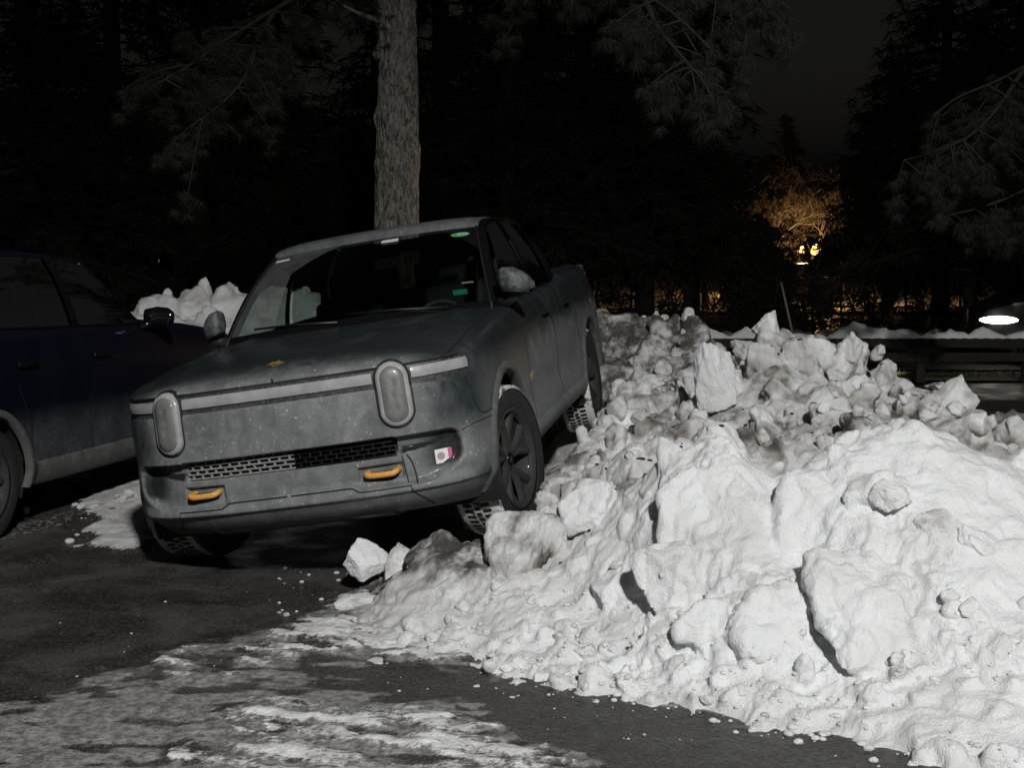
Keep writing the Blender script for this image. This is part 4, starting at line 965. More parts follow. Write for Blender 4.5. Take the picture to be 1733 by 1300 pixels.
for i in range(560):
    x = rng.uniform(.05, 3.4); y = rng.uniform(6.35, 10.6); z = bank2(np.array([[x]]), np.array([[y]]))[0, 0]
    if z < .08: continue
    s = rng.choice([.04, .06, .09, .13, .19], p=[.28, .27, .22, .15, .08]) * rng.uniform(.8, 1.15)
    if x - s < .188 * (y - 7.2) + .17: continue
    lump(m, (x, y, z + .02 + .1 * s), (s, s * rng.uniform(.6, 1), s * rng.uniform(.55, .95)), 600 + i, (rng.uniform(0, 3), rng.uniform(0, 3), 0), .85, .08, 3, .35)
PK = [(1300, 615, 8.75, .20, .17, .22), (1362, 605, 8.85, .24, .2, .25), (1425, 628, 8.85, .19, .17, .20), (1300, 580, 8.95, .10, .10, .13), (1335, 600, 8.9, .15, .14, .17), (1375, 600, 9.0, .15, .14, .15), (1290, 625, 8.85, .13, .12, .18), (1410, 640, 8.9, .16, .14, .17), (1330, 660, 8.6, .2, .16, .2), (1380, 690, 8.3, .2, .16, .16), (1450, 690, 8.4, .16, .14, .14), (1550, 690, 8.5, .2, .16, .12), (1500, 665, 8.8, .13, .12, .10), (1590, 720, 8.0, .16, .14, .14)]
for i, (u, v, d, a, b, c) in enumerate(PK):
  for k_ in range(4): lump(m, P(u, v, d) + rng.normal(0, 1, 3) * np.array([a, b, c]) * .55 * (k_ > 0), (np.array((a, b, c)) * (.85 if k_ == 0 else rng.uniform(.35, .6))), 1200 + i * 5 + k_, (rng.uniform(-.4, .4), rng.uniform(-.4, .4), rng.uniform(0, 3)), .8, .12, 4, .3)
def disp2(V):
    f1, f2 = worley(V, 8.0, 1.3); g1, g2 = worley(V, 21.0, 3.3, 8)
    return .016 * fbm(V, 4, 3, 14.0) + .022 * (.45 - f1) + .010 * (.45 - g1) - .010 * sstep(.12, 0, f2 - f1) + .004 * fbm(V, 40, 2, 5.)
def dirt2(V, N):
    n = fbm(V, 2.0, 4, 17.0); d = .33 + .50 * sstep(-.1, .6, n)
    hot = sum(a * np.exp(-((V - P(u, v, dd)) ** 2).sum(1) / (2 * r ** 2)) for u, v, dd, r, a in ((1560, 665, 8.6, .22, .55), (1310, 580, 9.0, .14, .45), (1350, 740, 7.6, .25, .3), (960, 810, 7.0, .25, .4), (1400, 580, 9.0, .12, .35)))
    return d + hot - .30 * sstep(.2, .7, fbm(V, 6, 2, 40.))
mid, Vm = remeshed('snow_bank', m, .016, 9, M['snow'], disp2, dirt2)
tag(mid, 'dirty grey lumpy snow bank heaped beside the truck wheels', 'snow bank', 'snow banks')
# --- rear bank behind the truck's tail
rp = np.array([P(*q) for q in [(985, 500, 12.6), (1020, 520, 12.3), (1060, 530, 12.2), (1095, 510, 12.1), (1130, 545, 11.9), (1175, 570, 11.7), (1100, 580, 11.4), (1040, 600, 11.1), (1160, 610, 11.2), (1080, 640, 10.6), (940, 500, 13.0)]])
def bank3(X, Y):
    q = np.stack([X.ravel(), Y.ravel()], 1); d2 = ((q[:, None] - rp[None, :, :2]) ** 2).sum(2); w = np.exp(-d2 / (2 * .28 ** 2)) + 1e-9
    z = (w * rp[None, :, 2]).sum(1) / w.sum(1); cov = sstep(.05, .75, np.sqrt(d2.min(1))); return (z * (1 - cov) - .05).reshape(X.shape)
m = MB(); hf(m, -.3, 2.7, 10.0, 14.2, .07, bank3)
for i in range(210):
    x = rng.uniform(.1, 2.2); y = rng.uniform(10.3, 13.2); z = bank3(np.array([[x]]), np.array([[y]]))[0, 0]
    if z < .3 or x < .188 * (y - 7.2) + .35: continue
    s = rng.uniform(.05, .17); lump(m, (x, y, z), (s, s * .8, s * .75), 1500 + i, (rng.uniform(0, 3), rng.uniform(0, 3), 0), .85, .08, 3, .35)
def dirt3(V, N): return .84 + .5 * fbm(V, 1.6, 4, 60.) + .75 * np.exp(-((V - P(1085, 575, 11.4)) ** 2).sum(1) / (2 * .38 ** 2)) + .45 * np.exp(-((V - P(1020, 560, 11.8)) ** 2).sum(1) / (2 * .3 ** 2))
rear, Vr = remeshed('snow_bank', m, .03, 1, M['snow'], lambda V: .04 * fbm(V, 3, 3, 2.) + .03 * np.abs(fbm(V, 9, 3, 3.0)), dirt3)
tag(rear, 'sooty snow bank behind the tail of the pickup truck', 'snow bank', 'snow banks')
# --- bank at the far left behind both cars
lp = np.array([P(*q) for q in [(255, 515, 13.8), (290, 500, 14), (330, 492, 14.2), (370, 488, 14.2), (410, 485, 14.3), (460, 485, 14.4), (520, 490, 14.5), (300, 540, 13.3), (360, 540, 13.3), (420, 550, 13.2), (250, 560, 13.0), (590, 500, 14.6), (200, 540, 13.8)]])
def bank4(X, Y):
    q = np.stack([X.ravel(), Y.ravel()], 1); d2 = ((q[:, None] - lp[None, :, :2]) ** 2).sum(2); w = np.exp(-d2 / (2 * .35 ** 2)) + 1e-9
    z = (w * lp[None, :, 2]).sum(1) / w.sum(1); cov = sstep(.1, 1.2, np.sqrt(d2.min(1))); return (z * (1 - cov) - .05).reshape(X.shape)
m = MB(); hf(m, -5.8, -.6, 11.8, 16.2, .08, bank4)
for i in range(200):
    x = rng.uniform(-4.8, -1.5); y = rng.uniform(12.4, 15); z = bank4(np.array([[x]]), np.array([[y]]))[0, 0]
    if z < .3: continue
    s = rng.uniform(.05, .17); lump(m, (x, y, z), (s, s * .8, s * .75), 1800 + i, (rng.uniform(0, 3), rng.uniform(0, 3), 0), .85, .08, 3, .35)
leftb, Vl = remeshed('snow_bank', m, .035, 2, M['snow'], lambda V: .05 * fbm(V, 2.5, 3, 2.) + .03 * np.abs(fbm(V, 8, 3, 3.0)), lambda V, N: .30 + .35 * fbm(V, 2, 4, 80.))
tag(leftb, 'grey-white snow bank behind the blue car and the truck', 'snow bank', 'snow banks')
BV = [bvh_of(o) for o in (near, mid, rear, leftb)]
def top_z(x, y, which=(0, 1, 2, 3)):
    z = .01
    for k in which:
        h = BV[k].ray_cast(Vector((x, y, 5)), Vector((0, 0, -1)))
        if h[0] is not None: z = max(z, h[0].z)
    return z

# --- single blocks and chunks that could be lifted away
def chunk(u, v, d, sz, seed, label, rot=(0, 0, 0), ang=.6, dirt=.15, sub=5, rough=.12, fine=.022, cat='snow block', group='loose snow blocks', mat='snow', name='snow_block', ncut=18, boxy=.30, snap=True, embed=.18):
    V, F = chunk_mesh(sub, seed, min(1, ang + .25), rough, ncut, fine, boxy)
    V = V * (np.array(sz) / 2 / np.abs(V).max(0)); V = V @ rotm(*rot).T; base = V[:, 2].min()
    if snap:
        dr = Vector(P(u, v, 1.0)) - Vector((0, 0, CAM_H)); dr.normalize(); best = None
        for k in range(4):
            hh = BV[k].ray_cast(Vector((0, 0, CAM_H)), dr)
            if hh[0] is not None and (best is None or hh[0].y < best): best = hh[0].y
        if best is not None and abs(best - d) < 1.2: d = best + embed * sz[1]
    c = P(u, v, d); o = mesh_obj(name, V - np.array([0, 0, base]), F, M[mat]); o.location = (c[0], c[1], c[2] + base)
    dn = fbm(V / max(sz), 3.5, 4, seed); attr(o, 'dirt', np.clip(dirt * (1 + 1.6 * dn), 0, 1)); tag(o, label, cat, group); return o
chunk(1002, 860, 6.25, (.35, .30, .31), 21, 'round white snow boulder just right of the front wheel', (0.2, .1, .3), .40, .03, rough=.10, embed=-.45)
chunk(893, 938, 5.85, (.42, .34, .43), 37, 'large pitted square snow block in front of the truck wheel', (.05, .06, .25), .45, .48, rough=.08, fine=.03, ncut=7, boxy=.7, embed=-.08)
chunk(606, 952, 6.62, (.275, .24, .25), 5, 'white wedge of snow standing alone on the asphalt under the bumper', (.2, .3, 1.0), .8, .05, rough=.08, ncut=10, snap=False)
chunk(671, 952, 6.5, (.14, .16, .21), 44, 'greyish upright ice lump beside the white wedge', (.1, .2, .5), .7, .38, snap=False)
chunk(1203, 640, 8.5, (.33, .28, .50), 52, 'tall white snow pillar standing between two dirty heaps', (.05, -.08, .1), .5, .05, rough=.12, ncut=9, boxy=.6, embed=-.25, fine=.03)
chunk(1300, 551, 8.95, (.22, .18, .24), 61, 'pale snow lump on the very top of the dirty peak', (.3, .2, .6), .7, .25)
chunk(1428, 612, 9.15, (.28, .24, .30), 71, 'rounded snow boulder with dead grass on top, right of the peak', (.1, .1, .3), .45, .40)
chunk(1612, 690, 8.6, (.42, .36, .44), 83, 'big grey snow boulder at the far right end of the dirty bank', (.1, .3, .9), .6, .42)
chunk(1590, 660, 8.7, (.20, .2, .12), 84, 'sooty snow slab leaning on the big grey boulder', (.1, .2, .9), .6, .75)
chunk(1040, 772, 7.15, (.33, .24, .09), 91, 'flat grey ice plate lying on the dirty bank', (.08, -.16, .2), .6, .35, rough=.07)
chunk(1500, 838, 5.22, (.26, .22, .17), 95, 'overhanging white snow lump high on the near bank', (.2, .1, .3), .6, .08)
chunk(1592, 888, 5.12, (.24, .20, .11), 96, 'cream-tinted snow slab jutting from the right foreground bank', (.5, .25, .2), .25, .30, boxy=.6, embed=.28)
chunk(1652, 925, 5.05, (.22, .18, .13), 97, 'white snow lump below the cream-tinted slab', (.4, .25, .7), .3, .08, boxy=.5, embed=.30)
chunk(1725, 1125, 4.72, (.20, .2, .20), 98, 'white snow lump cut off by the right edge of the picture', (.2, .1, .2), .5, .06)
chunk(872, 1130, 5.32, (.15, .13, .12), 101, 'white rounded lump at the toe of the bank near the asphalt', (.2, .2, .2), .5, .10)
chunk(996, 1108, 5.28, (.145, .12, .10), 102, 'pale oval snow lump low on the front of the near bank', (.1, .3, .9), .45, .22)
chunk(735, 1082, 5.58, (.11, .10, .11), 103, 'small grey-white lump at the left foot of the near bank', (.1, .3, .4), .55, .28)
chunk(925, 1150, 5.2, (.12, .10, .07), 104, 'low white lump half buried at the toe right of the rounded one', (.1, .1, .4), .5, .1)
chunk(952, 1078, 5.42, (.16, .10, .06), 105, 'flat grey slab lying on the white front slope', (.2, .3, .3), .7, .4)
chunk(612, 1022, 6.28, (.27, .12, .075), 106, 'yellowish low snow ridge pointing at the truck bumper', (.0, -.1, .35), .5, .32, rough=.08)
chunk(925, 882, 6.45, (.14, .12, .15), 107, 'white chip of snow against the bottom of the front wheel', (.2, .3, .4), .7, .1)
chunk(1140, 660, 9.1, (.24, .2, .20), 108, 'sooty black ice chunk left of the tall snow pillar', (.3, .2, .4), .6, .85)
chunk(1150, 690, 8.75, (.16, .16, .34), 109, 'grey snow slab leaning against the left side of the pillar', (.1, .1, .4), .6, .4)
chunk(1075, 770, 6.95, (.13, .12, .10), 110, 'small pale ice lump on the right end of the flat plate', (.3, .1, .4), .5, .2)
chunk(383, 1029, 6.46, (.105, .08, .055), 111, 'small pale ice nugget alone on the dark asphalt', (.1, .1, .4), .45, .3, sub=4, cat='ice nugget', mat='snow_ice', name='ice_nugget', snap=False)
chunk(545, 984, 7.0, (.15, .12, .05), 112, 'flat grey ice flake left of the white wedge', (.1, .05, .4), .5, .55, sub=4, cat='ice nugget', mat='snow_ice', name='ice_nugget', snap=False)
chunk(1108, 1211, 4.9, (.02, .02, .026), 113, 'tiny white snow crumb on the dark strip of asphalt', (.1, .05, .4), .5, .05, sub=3, cat='ice nugget', name='ice_nugget', snap=False)
chunk(160, 862, 9.0, (.34, .3, .13), 114, 'flattened grey snow heap between the blue car and the truck', (.05, .05, .3), .5, .35, rough=.2, snap=False)
chunk(215, 842, 9.3, (.30, .28, .14), 115, 'snow lump close to the front corner of the truck', (.05, .1, .8), .6, .4, rough=.2, snap=False)
chunk(185, 905, 8.35, (.20, .18, .09), 116, 'crumbly snow clod on the asphalt left of the truck bumper', (.05, .1, .8), .6, .2, rough=.2, snap=False)
# medium loose lumps, alike: copies of a few shapes
shapes = []
for k in range(9):
    V, F = chunk_mesh(3, 4000 + k, .6, .14, 9, .03, .2); me = mesh_obj('snow_lump', V / np.abs(V).max(), F, M['snow'])
    attr(me, 'dirt', np.clip((.12 if k < 4 else .42) * (1 + 1.2 * fbm(V, 2.2, 3, k)), 0, 1)); shapes.append(me.data); bpy.data.objects.remove(me)
def scatter(n, box, which, smin, smax, kinds, label, group, zmin=.05, ok=None):
    c = 0; tries = 0
    while c < n and tries < n * 12:
        tries += 1; x = rng.uniform(box[0], box[1]); y = rng.uniform(box[2], box[3]); z = top_z(x, y, which)
        if z < zmin or (ok and not ok(x, y, z)): continue
        s = smin + (smax - smin) * rng.random() ** 2.2
        o = bpy.data.objects.new('snow_lump', shapes[rng.choice(kinds)]); COL.objects.link(o); o.location = (x, y, z + s * .25)
        o.rotation_euler = rng.uniform(0, 6, 3); o.scale = (s, s * rng.uniform(.6, 1), s * rng.uniform(.55, .95)); tag(o, label, 'snow lump', group); c += 1
off_truck = lambda x, y, z: x > .188 * (y - 7.2) + .27
scatter(80, (.2, 3.1, 6.6, 8.9), (1,), .03, .10, [4, 5, 6, 7, 8, 2], 'grey fist-sized snow lump on the dirty bank beside the truck', 'lumps on the dirty bank', .2, off_truck)
scatter(40, (-.35, 2.6, 4.7, 5.9), (0,), .018, .055, [0, 1, 2, 3], 'white snow lump on the lower face of the near bank', 'lumps on the near bank', .02, lambda x, y, z: z < .45)
scatter(34, (.7, 2.2, 10.4, 12.6), (2,), .04, .13, [4, 5, 6, 7, 8], 'grey snow lump on the sooty bank behind the truck', 'lumps on the rear bank', .3, off_truck)
scatter(34, (-4.6, -2.2, 12.6, 14.6), (3,), .05, .13, [0, 1, 2, 4, 5], 'pale snow lump on the bank behind the blue car', 'lumps on the left bank', .3)
# crumbs on the asphalt and at the toe, and dark grit: too many to count
cm = MB(); dv = []
def crumbs(n, fn, s0, s1, d):
    for i in range(n):
        x, y = fn(); s = s0 + (s1 - s0) * rng.random() ** 3; V, F = ICO[2]
        V = V * (1 + .25 * noise3(V * 2 + rng.uniform(0, 50)))[:, None] * np.array([s, s * rng.uniform(.6, 1), s * .6]); z = top_z(x, y, (0, 1))
        cm.add(V + np.array([x, y, z + s * .2]), F.tolist()); dv.append(np.full(len(V), d * rng.uniform(.3, 1.4)))
def on_px(u0, u1, v0, v1):
    def f():
        p = G(rng.uniform(u0, u1), rng.uniform(v0, v1)); return p[0], p[1]
    return f
def along_toe():
    x = rng.uniform(-.7, 1.9); return x, np.interp(x, toe[:, 0], toe[:, 1]) + rng.normal(.04, .07)
crumbs(200, along_toe, .004, .022, .3); crumbs(36, on_px(470, 640, 960, 1050), .003, .020, .6); crumbs(40, on_px(100, 620, 1000, 1180), .002, .009, .8); crumbs(30, on_px(650, 1200, 1150, 1260), .003, .010, .6); crumbs(60, on_px(110, 290, 825, 930), .006, .04, .7)
def on_bank():
    while True:
        u = rng.uniform(700, 1733); y = rng.uniform(4.6, 6.0); x = (u - 866) / 2200 * y
        if .03 < top_z(x, y, (0,)) < .24: return x, y
crumbs(650, on_bank, .002, .016, .2)
co = cm.obj('snow_crumbs', M['snow']); attr(co, 'dirt', np.concatenate(dv)); tag(co, 'loose white snow crumbs scattered on the asphalt', kind='stuff')
cm = MB(); 
for i in range(420):
    x = rng.uniform(.2, 3.3); y = rng.uniform(5.9, 9.4); z = top_z(x, y, (0, 1))
    if z < .2: continue
    s = rng.uniform(.004, .013); V, F = ICO[2]; cm.add(V * np.array([s * rng.uniform(.6, 2.2), s, s * .6]) + np.array([x, y, z]), F.tolist())
M['grit'] = plain('dark_grit', (.02, .017, .013), .9)
tag(cm.obj('grit', M['grit']), 'dark grit and leaf bits on the dirty snow', kind='stuff')
# dead grass stuck to the boulder
gm = MB(); gc = P(1422, 590, 9.05)
for i in range(150):
    b = gc + rng.normal(0, 1, 3) * np.array([.06, .04, .015]); dr = rng.normal(0, 1, 3) * np.array([.03, .03, .02]); e = b + dr; w_ = np.array([.002, 0, .003]); gm.add([b - w_, b + w_, e], [(0, 1, 2)])
M['straw'] = plain('dead_grass', (.11, .085, .045), .9)
tag(gm.obj('dead_grass', M['straw'], smooth=False), 'tuft of dead grass frozen onto the snow boulder', kind='stuff')

# ------------------------------------------------------------------ other vehicles
def make_suv(name, label, paint, M4, fine=True, group=None, lamps_on=False):
    """tall estate car: x forward from the front axle, y left, z up; length 4.9, wheelbase 2.95"""
    E = empty(name); E.matrix_world = M4; tag(E, label, 'car', group)
    zb = lambda x: np.interp(x, [-4.0, -3.4, -2.4, -.5, .5, .95], [.46, .40, .31, .30, .30, .34]); zt = lambda x: np.interp(x, [-3.95, -3.2, -2.2, -.7, -.3, .5, .85, .95], [1.33, 1.32, 1.295, 1.265, 1.25, 1.15, 1.01, .94])
    def inset(x, y, z, t):
        low = np.where(z < .5, ((.5 - z) / .2) ** 2 * .035, 0); top = np.clip((z - (t - .07)) / .07, 0, 1); mid_ = .018 * np.exp(-((z - .62) / .12) ** 2)
        return low + .06 * (1 - np.sqrt(np.maximum(0, 1 - top ** 2))) + np.clip(z - .95, 0, 1) ** 2 * .35 + mid_ * (x < -.4) * (x > -2.5)
    w = Wrap([(.96, 0), (.95, .3), (.90, .6), (.78, .80), (.55, .91), (.1, .945), (-1, .955), (-2.4, .96), (-3.2, .95), (-3.75, .88), (-3.92, .72), (-3.95, .4), (-3.96, 0)], zb, zt, inset)
    S = np.linspace(0, w.L[-1], 260 if fine else 90); AR = [(0, .38, .42), (-2.95, .38, .42)]; vv, ff, n_ = [], [], 0
    for sd in (1, -1):
        V, F = panel_grid(w, S, 60 if fine else 24, sd, AR); vv.append(V); ff.append(F + n_); n_ += len(V)
    mesh_obj('body', np.vstack(vv), np.vstack(ff), paint, E)
    hs2 = np.concatenate([np.linspace(.02, w.s_of_x(.5), 24), np.linspace(w.s_of_x(.5), w.s_of_x(-.85), 14)[1:]]); hp2, _ = w.at(hs2); he2 = w.pt(hs2, zt(hp2[:, 0]), 1)
    hz = lambda x: np.interp(x, [-.9, -.3, .3, .7, .88, .955], [1.30, 1.285, 1.21, 1.11, 1.02, .94])
    A = np.array([[(x, y_ * u, z_ + max(0, hz(x) - z_) * (1 - abs(u) ** 2.6)) for u in np.linspace(-1, 1, 21)] for (x, y_, z_) in he2]); MB().grid(A, flip=True).obj('hood', paint, E)
    # glasshouse
    def wp(a, b): return np.array([-.92 + .22 * (1 - a * a), a * .80, 1.275]) * (1 - b) + np.array([-1.42 + .1 * (1 - a * a), a * .62, 1.735 + .03 * (1 - a * a)]) * b
    MB().grid(np.array([[wp(a, b) for b in np.linspace(0, 1, 6)] for a in np.linspace(-1, 1, 13)])).obj('windshield', M['glass_dark'], E)
    rf = np.array([[(x, a * hw_, z - .05 * abs(a) ** 3) for (x, z, hw_) in ((-1.40, 1.77, .62), (-1.55, 1.805, .64), (-2.2, 1.825, .66), (-3.0, 1.805, .66), (-3.55, 1.765, .64), (-3.74, 1.71, .62))] for a in np.linspace(-1, 1, 21)]); MB().grid(rf).obj('roof', paint, E)
    MB().grid(np.array([[np.array([-3.93 - .02 * (1 - a * a), a * .74, 1.32]) * (1 - b) + np.array([-3.73, a * .61, 1.69]) * b for b in np.linspace(0, 1, 4)] for a in np.linspace(-1, 1, 9)]), flip=True).obj('rear_window', M['glass_dark'], E)
    xb = [-.92, -1.76, -1.84, -2.72, -2.82, -3.62, -3.93]; xt = [-1.44, -1.80, -1.88, -2.68, -2.76, -3.40, -3.73]
    for sd in (1, -1):
        bel = lambda x: w.pt(w.s_of_x(x), zt(np.array(x)), sd); rl = lambda x: np.array([x, sd * .665, np.interp(-x, [1.4, 1.6, 2.2, 3.0, 3.75], [1.725, 1.76, 1.78, 1.76, 1.67])])
        cell = lambda i, j, dep, n=10: ruled(np.array([bel(x) for x in np.linspace(xb[i], xb[j], n)]), np.array([rl(x) for x in np.linspace(xt[i], xt[j], n)]), 6, .025, sd) - np.array([0, sd * dep, 0])
        for i, j in ((0, 1), (2, 3), (4, 5)): MB().grid(cell(i, j, .012), flip=(sd > 0)).obj('side_window', M['glass_dark'], E)
        for i, j in ((1, 2), (3, 4), (5, 6)): MB().grid(cell(i, j, .0, 4), flip=(sd > 0)).obj('pillar', M['gloss_black'] if i < 5 else paint, E)
        R1 = np.array([rl(x) for x in np.linspace(-1.42, -3.73, 16)]); R2 = np.array([[x, sd * .63, np.interp(-x, [1.4, 1.55, 2.2, 3, 3.55, 3.74], [1.73, 1.76, 1.78, 1.76, 1.72, 1.67])] for x in np.linspace(-1.40, -3.74, 16)])
        MB().grid(np.stack([R1 + np.array([0, 0, -.015]), R1 + np.array([0, sd * .014, .01]), R2], 1), flip=(sd > 0)).obj('roof_rail', paint, E)
        MB().tube([wp(sd, b) + np.array([0, sd * .012, 0]) for b in np.linspace(0, 1, 6)], .035, 8).obj('windshield_pillar', M['gloss_black'], E)
        MB().tube(np.array([bel(x) for x in np.linspace(-.74, -3.7, 24)]) + np.array([0, sd * .004, .006]), .008, 6).obj('belt_trim', M['gloss_black'], E)
        if fine:
            MB().tube([bel(-1.78) + np.array([0, sd * .004, .01]), rl(-1.82) + np.array([0, sd * .012, 0])], .006, 6).obj('pillar_trim', M['chrome'], E)
            for path in ([(-.66, .42), (-.66, .8), (-.80, 1.25)], [(-1.80, .40), (-1.80, .8), (-1.80, 1.28)], [(-2.50, .70), (-2.62, .92), (-2.74, 1.28)]):
                C = spline([w.pt(w.s_of_x(x), z, sd) for x, z in path], 16); N = np.tile([0, sd, 0.], (16, 1)); MB().grid(ribbon(C, N, .008, .003)).obj('door_gap', M['seam'], E)
            for hx in (-1.66, -2.55):
                hb = w.pt(w.s_of_x(hx), 1.09, sd, .02); o = MB().box(hb, (.21, .022, .03)).obj('door_handle', M['gloss_black'], E); bevel(o, .008)
            A = np.array([[w.pt(w.s_of_x(x), z, sd, o_) for z, o_ in ((zb(x) - .01, -.012), (zb(x) + .03, .010), (.44, .012), (.46, -.002))] for x in np.linspace(-.50, -2.46, 20)]); MB().grid(A, flip=(sd > 0)).obj('sill', M['trim'], E)
        for ax, az, ar in AR:
            well(E, ax, az, ar + .003, .52, .90, sd)
            if fine: arch_trim(E, w, ax, az, ar, sd, M['trim'], .05, .014)
            wheel(E, (ax, sd * .80, .375), sd, .375, .24, .245, detail=False, cal=False)
        mc = np.array([-.98, sd * 1.05, 1.325]); U = np.linspace(0, 2 * math.pi, 17)[:-1]
        A = np.array([[(mc[0] + fx + .05 * rr * math.cos(t), mc[1] + sd * dy, mc[2] + .075 * rr * math.sin(t)) for t in U] for dy, rr, fx in ((-.12, .0, 0), (-.11, .75, 0), (-.03, 1.0, .02), (.06, .9, .02), (.11, .55, .0), (.12, 0, 0))]).transpose(1, 0, 2)
        mo = MB().grid(A, closed_u=True, flip=(sd > 0)).obj('wing_mirror', M['gloss_black'], E); MB().tube([w.pt(w.s_of_x(-1.0), 1.24, sd, -.02), mc + np.array([0, -sd * .06, -.04])], .03, 8).obj('mirror_arm', M['gloss_black'], mo)
        hl = np.array([[w.pt(w.s_of_y(y), z, sd, .006) for z in (.80, .87, .93)] for y in np.linspace(.45, .86, 14)])
        if lamps_on and sd > 0:
            V, F = ICO[3]; lc = w.pt(w.s_of_y(.84), .80, sd); hlo = mesh_obj('headlight', V * np.array([.36, .10, .066]) + lc + np.array([-.06, .02, 0]), F, M['headlamp_on'], E)
        else: hlo = grown(hl, .01).obj('headlight', M['lens'], E)
        tl_ = np.array([[w.pt(w.s_of_x(x), z, sd, .006) for z in (.95, 1.10)] for x in np.linspace(-3.62, -3.85, 6)]); grown(tl_, .01).obj('tail_light', M['tail_lens'], E)
    MB().box((-1.5, 0, .42), (4.6, 1.04, .14)).obj('underbody', M['cavity'], E); MB().box((-1.5, 0, .50), (2.0, 1.7, .10)).obj('floor_pan', M['cavity'], E)
    if fine:
        for (x, y) in ((-1.75, .37), (-1.75, -.37), (-2.65, .37), (-2.65, -.37)):
            sm = MB(); sm.box((x, y, .78), (.5, .48, .2)); sm.box((x - .28, y, 1.1), (.14, .46, .58), rotm(0, R(-12), 0)); so = bevel(sm.obj('seat', M['interior'], E), .04); hr = MB(); hr.box((x - .36, y, 1.46), (.09, .25, .16)); bevel(hr.obj('headrest', M['interior'], so), .03)
        MB().box((-.95, 0, 1.08), (.35, 1.45, .2)).obj('dashboard', M['interior'], E)
    return E
M['headlamp_on'] = emis('headlamp_glow', (1.0, .93, .80), 14.0)
def car_matrix(loc, heading):
    """heading: angle from +y towards +x"""
    a = math.pi / 2 - heading; return Matrix.Translation(loc) @ Matrix.Rotation(a, 4, 'Z')
hd = R(12.6); fwd = np.array([math.sin(hd), math.cos(hd), 0]); rgt = np.array([math.cos(hd), -math.sin(hd), 0])
ref = np.array([(150 - 866.5) / 2200 * 8.85, 8.85, 0])            # the gap between its two doors, at the sill
org = ref - rgt * .955 + fwd * 1.80
make_suv('parked_car', 'dark blue tall estate car parked on the left beside the truck', M['paint_blue'], car_matrix(org, hd))
make_suv('passing_car', 'dark car on the far road with one bright headlight', M['paint_dark'], car_matrix((8.95, 22.5, 0), R(-83)), fine=False, lamps_on=True)
make_suv('parked_car', 'dark car parked far off in front of the orange-lit snow', M['paint_dark'], car_matrix((9.3, 52, 0), R(-70)), fine=False)

# ------------------------------------------------------------------ behind the lot: verge, rail fence, far yard
tag(MB().add([(1.0, 19.2, .004), (14, 19.2, .004), (14, 20.9, .004), (1.0, 20.9, .004)], [(0, 1, 2, 3)]).obj('grass_verge', plain('verge_ground', (.075, .085, .035), .9, nz=.5, nscale=3)), kind='structure')
gm = MB()
for i in range(5200):
    x = rng.uniform(1.2, 13); y = rng.uniform(19.2, 20.9); hgt = rng.uniform(.02, .07); a = rng.uniform(0, 6.28); dx = .006 * math.cos(a); dy = .006 * math.sin(a)
    gm.add([(x - dx, y - dy, 0), (x + dx, y + dy, 0), (x + rng.normal(0, .02), y + rng.normal(0, .02), hgt)], [(0, 1, 2)])
M['grass'] = plain('grass', (.085, .10, .035), .8, nz=.4, nscale=4)
tag(gm.obj('grass', M['grass'], smooth=False), 'short pale green grass on the verge', kind='stuff')
M['road'] = M['asphalt_far']
tag(MB().add([(-60, 21.2, .006), (90, 21.2, .006), (90, 28, .006), (-60, 28, .006)], [(0, 1, 2, 3)]).obj('road', M['road']), kind='structure')
M['timber'] = plain('weathered_timber', (.014, .012, .011), .9, nz=.4, nscale=8)
fr = empty('rail_fence', (0, 18.9, 0)); tag(fr, 'low dark timber rail fence capped with snow along the lot edge', 'fence')
for k in range(7):
    x = 1.3 + 1.55 * k; bevel(MB().box((x, 0, .33), (.12, .10, .66)).obj('post', M['timber'], fr, smooth=False), .01)
    if k < 6:
        for z in (.58, .38): bevel(MB().box((x + .775, -.07, z), (1.54, .04, .13), rotm(0, rng.normal(0, .004), 0)).obj('rail', M['timber'], fr, smooth=False), .006)
A = []
for x in np.arange(1.2, 10.8, .03):
    r_ = max(.012, .085 + float(.11 * fbm(np.array([[x, 0, 0]]), 1.7, 4, 3.)[0])); A.append([(x, -.03 + .085 * math.cos(t), .655 + (r_ * 1.35) * max(0, math.sin(t)) + .004 * math.sin(40 * x + t * 3)) for t in np.linspace(-.15, math.pi + .15, 9)])
sc2 = MB().grid(np.array(A)).obj('snow_cap', M['snow'], fr); attr(sc2, 'dirt', np.full(len(sc2.data.vertices), .10))
# low ploughed ridges along the road and a rubble-strewn patch at the right
def ridge(label, pts, w_, h_, seed, dirt, st=.06):
    C = spline(np.array(pts), max(8, int(np.linalg.norm(np.diff(np.array(pts), axis=0), axis=1).sum() / st))); A = []
    for i, c in enumerate(C): A.append([(c[0], c[1] + w_ * t, h_ * max(0, 1 - t * t) ** .7) for t in np.linspace(-1, 1, 15)])
    A = np.array(A); q = A.reshape(-1, 3); q[:, 2] *= 1 + .8 * fbm(q, .9 / max(h_, .1), 4, seed); q[:, 2] += .05 * h_ / .3 * np.abs(fbm(q, 6, 3, seed)) - .03
    o = MB().grid(A).obj('snow_ridge', M['snow']); attr(o, 'dirt', np.clip(dirt + .4 * fbm(q, 1.0, 3, seed), 0, 1)); tag(o, label, 'snow ridge', 'ploughed ridges'); return o
ridge('low dim snow ridge along the near side of the far road', [(-14, 21.0, 0), (-3, 21.0, 0), (1.5, 21.1, 0), (3.2, 21.0, 0)], .5, .28, 3.0, .6)
ridge('snow ridge along the far side of the road below the trees', [(-30, 29, 0), (0, 28.8, 0), (14, 29, 0), (40, 29, 0)], .8, .22, 9.0, .85, .15)
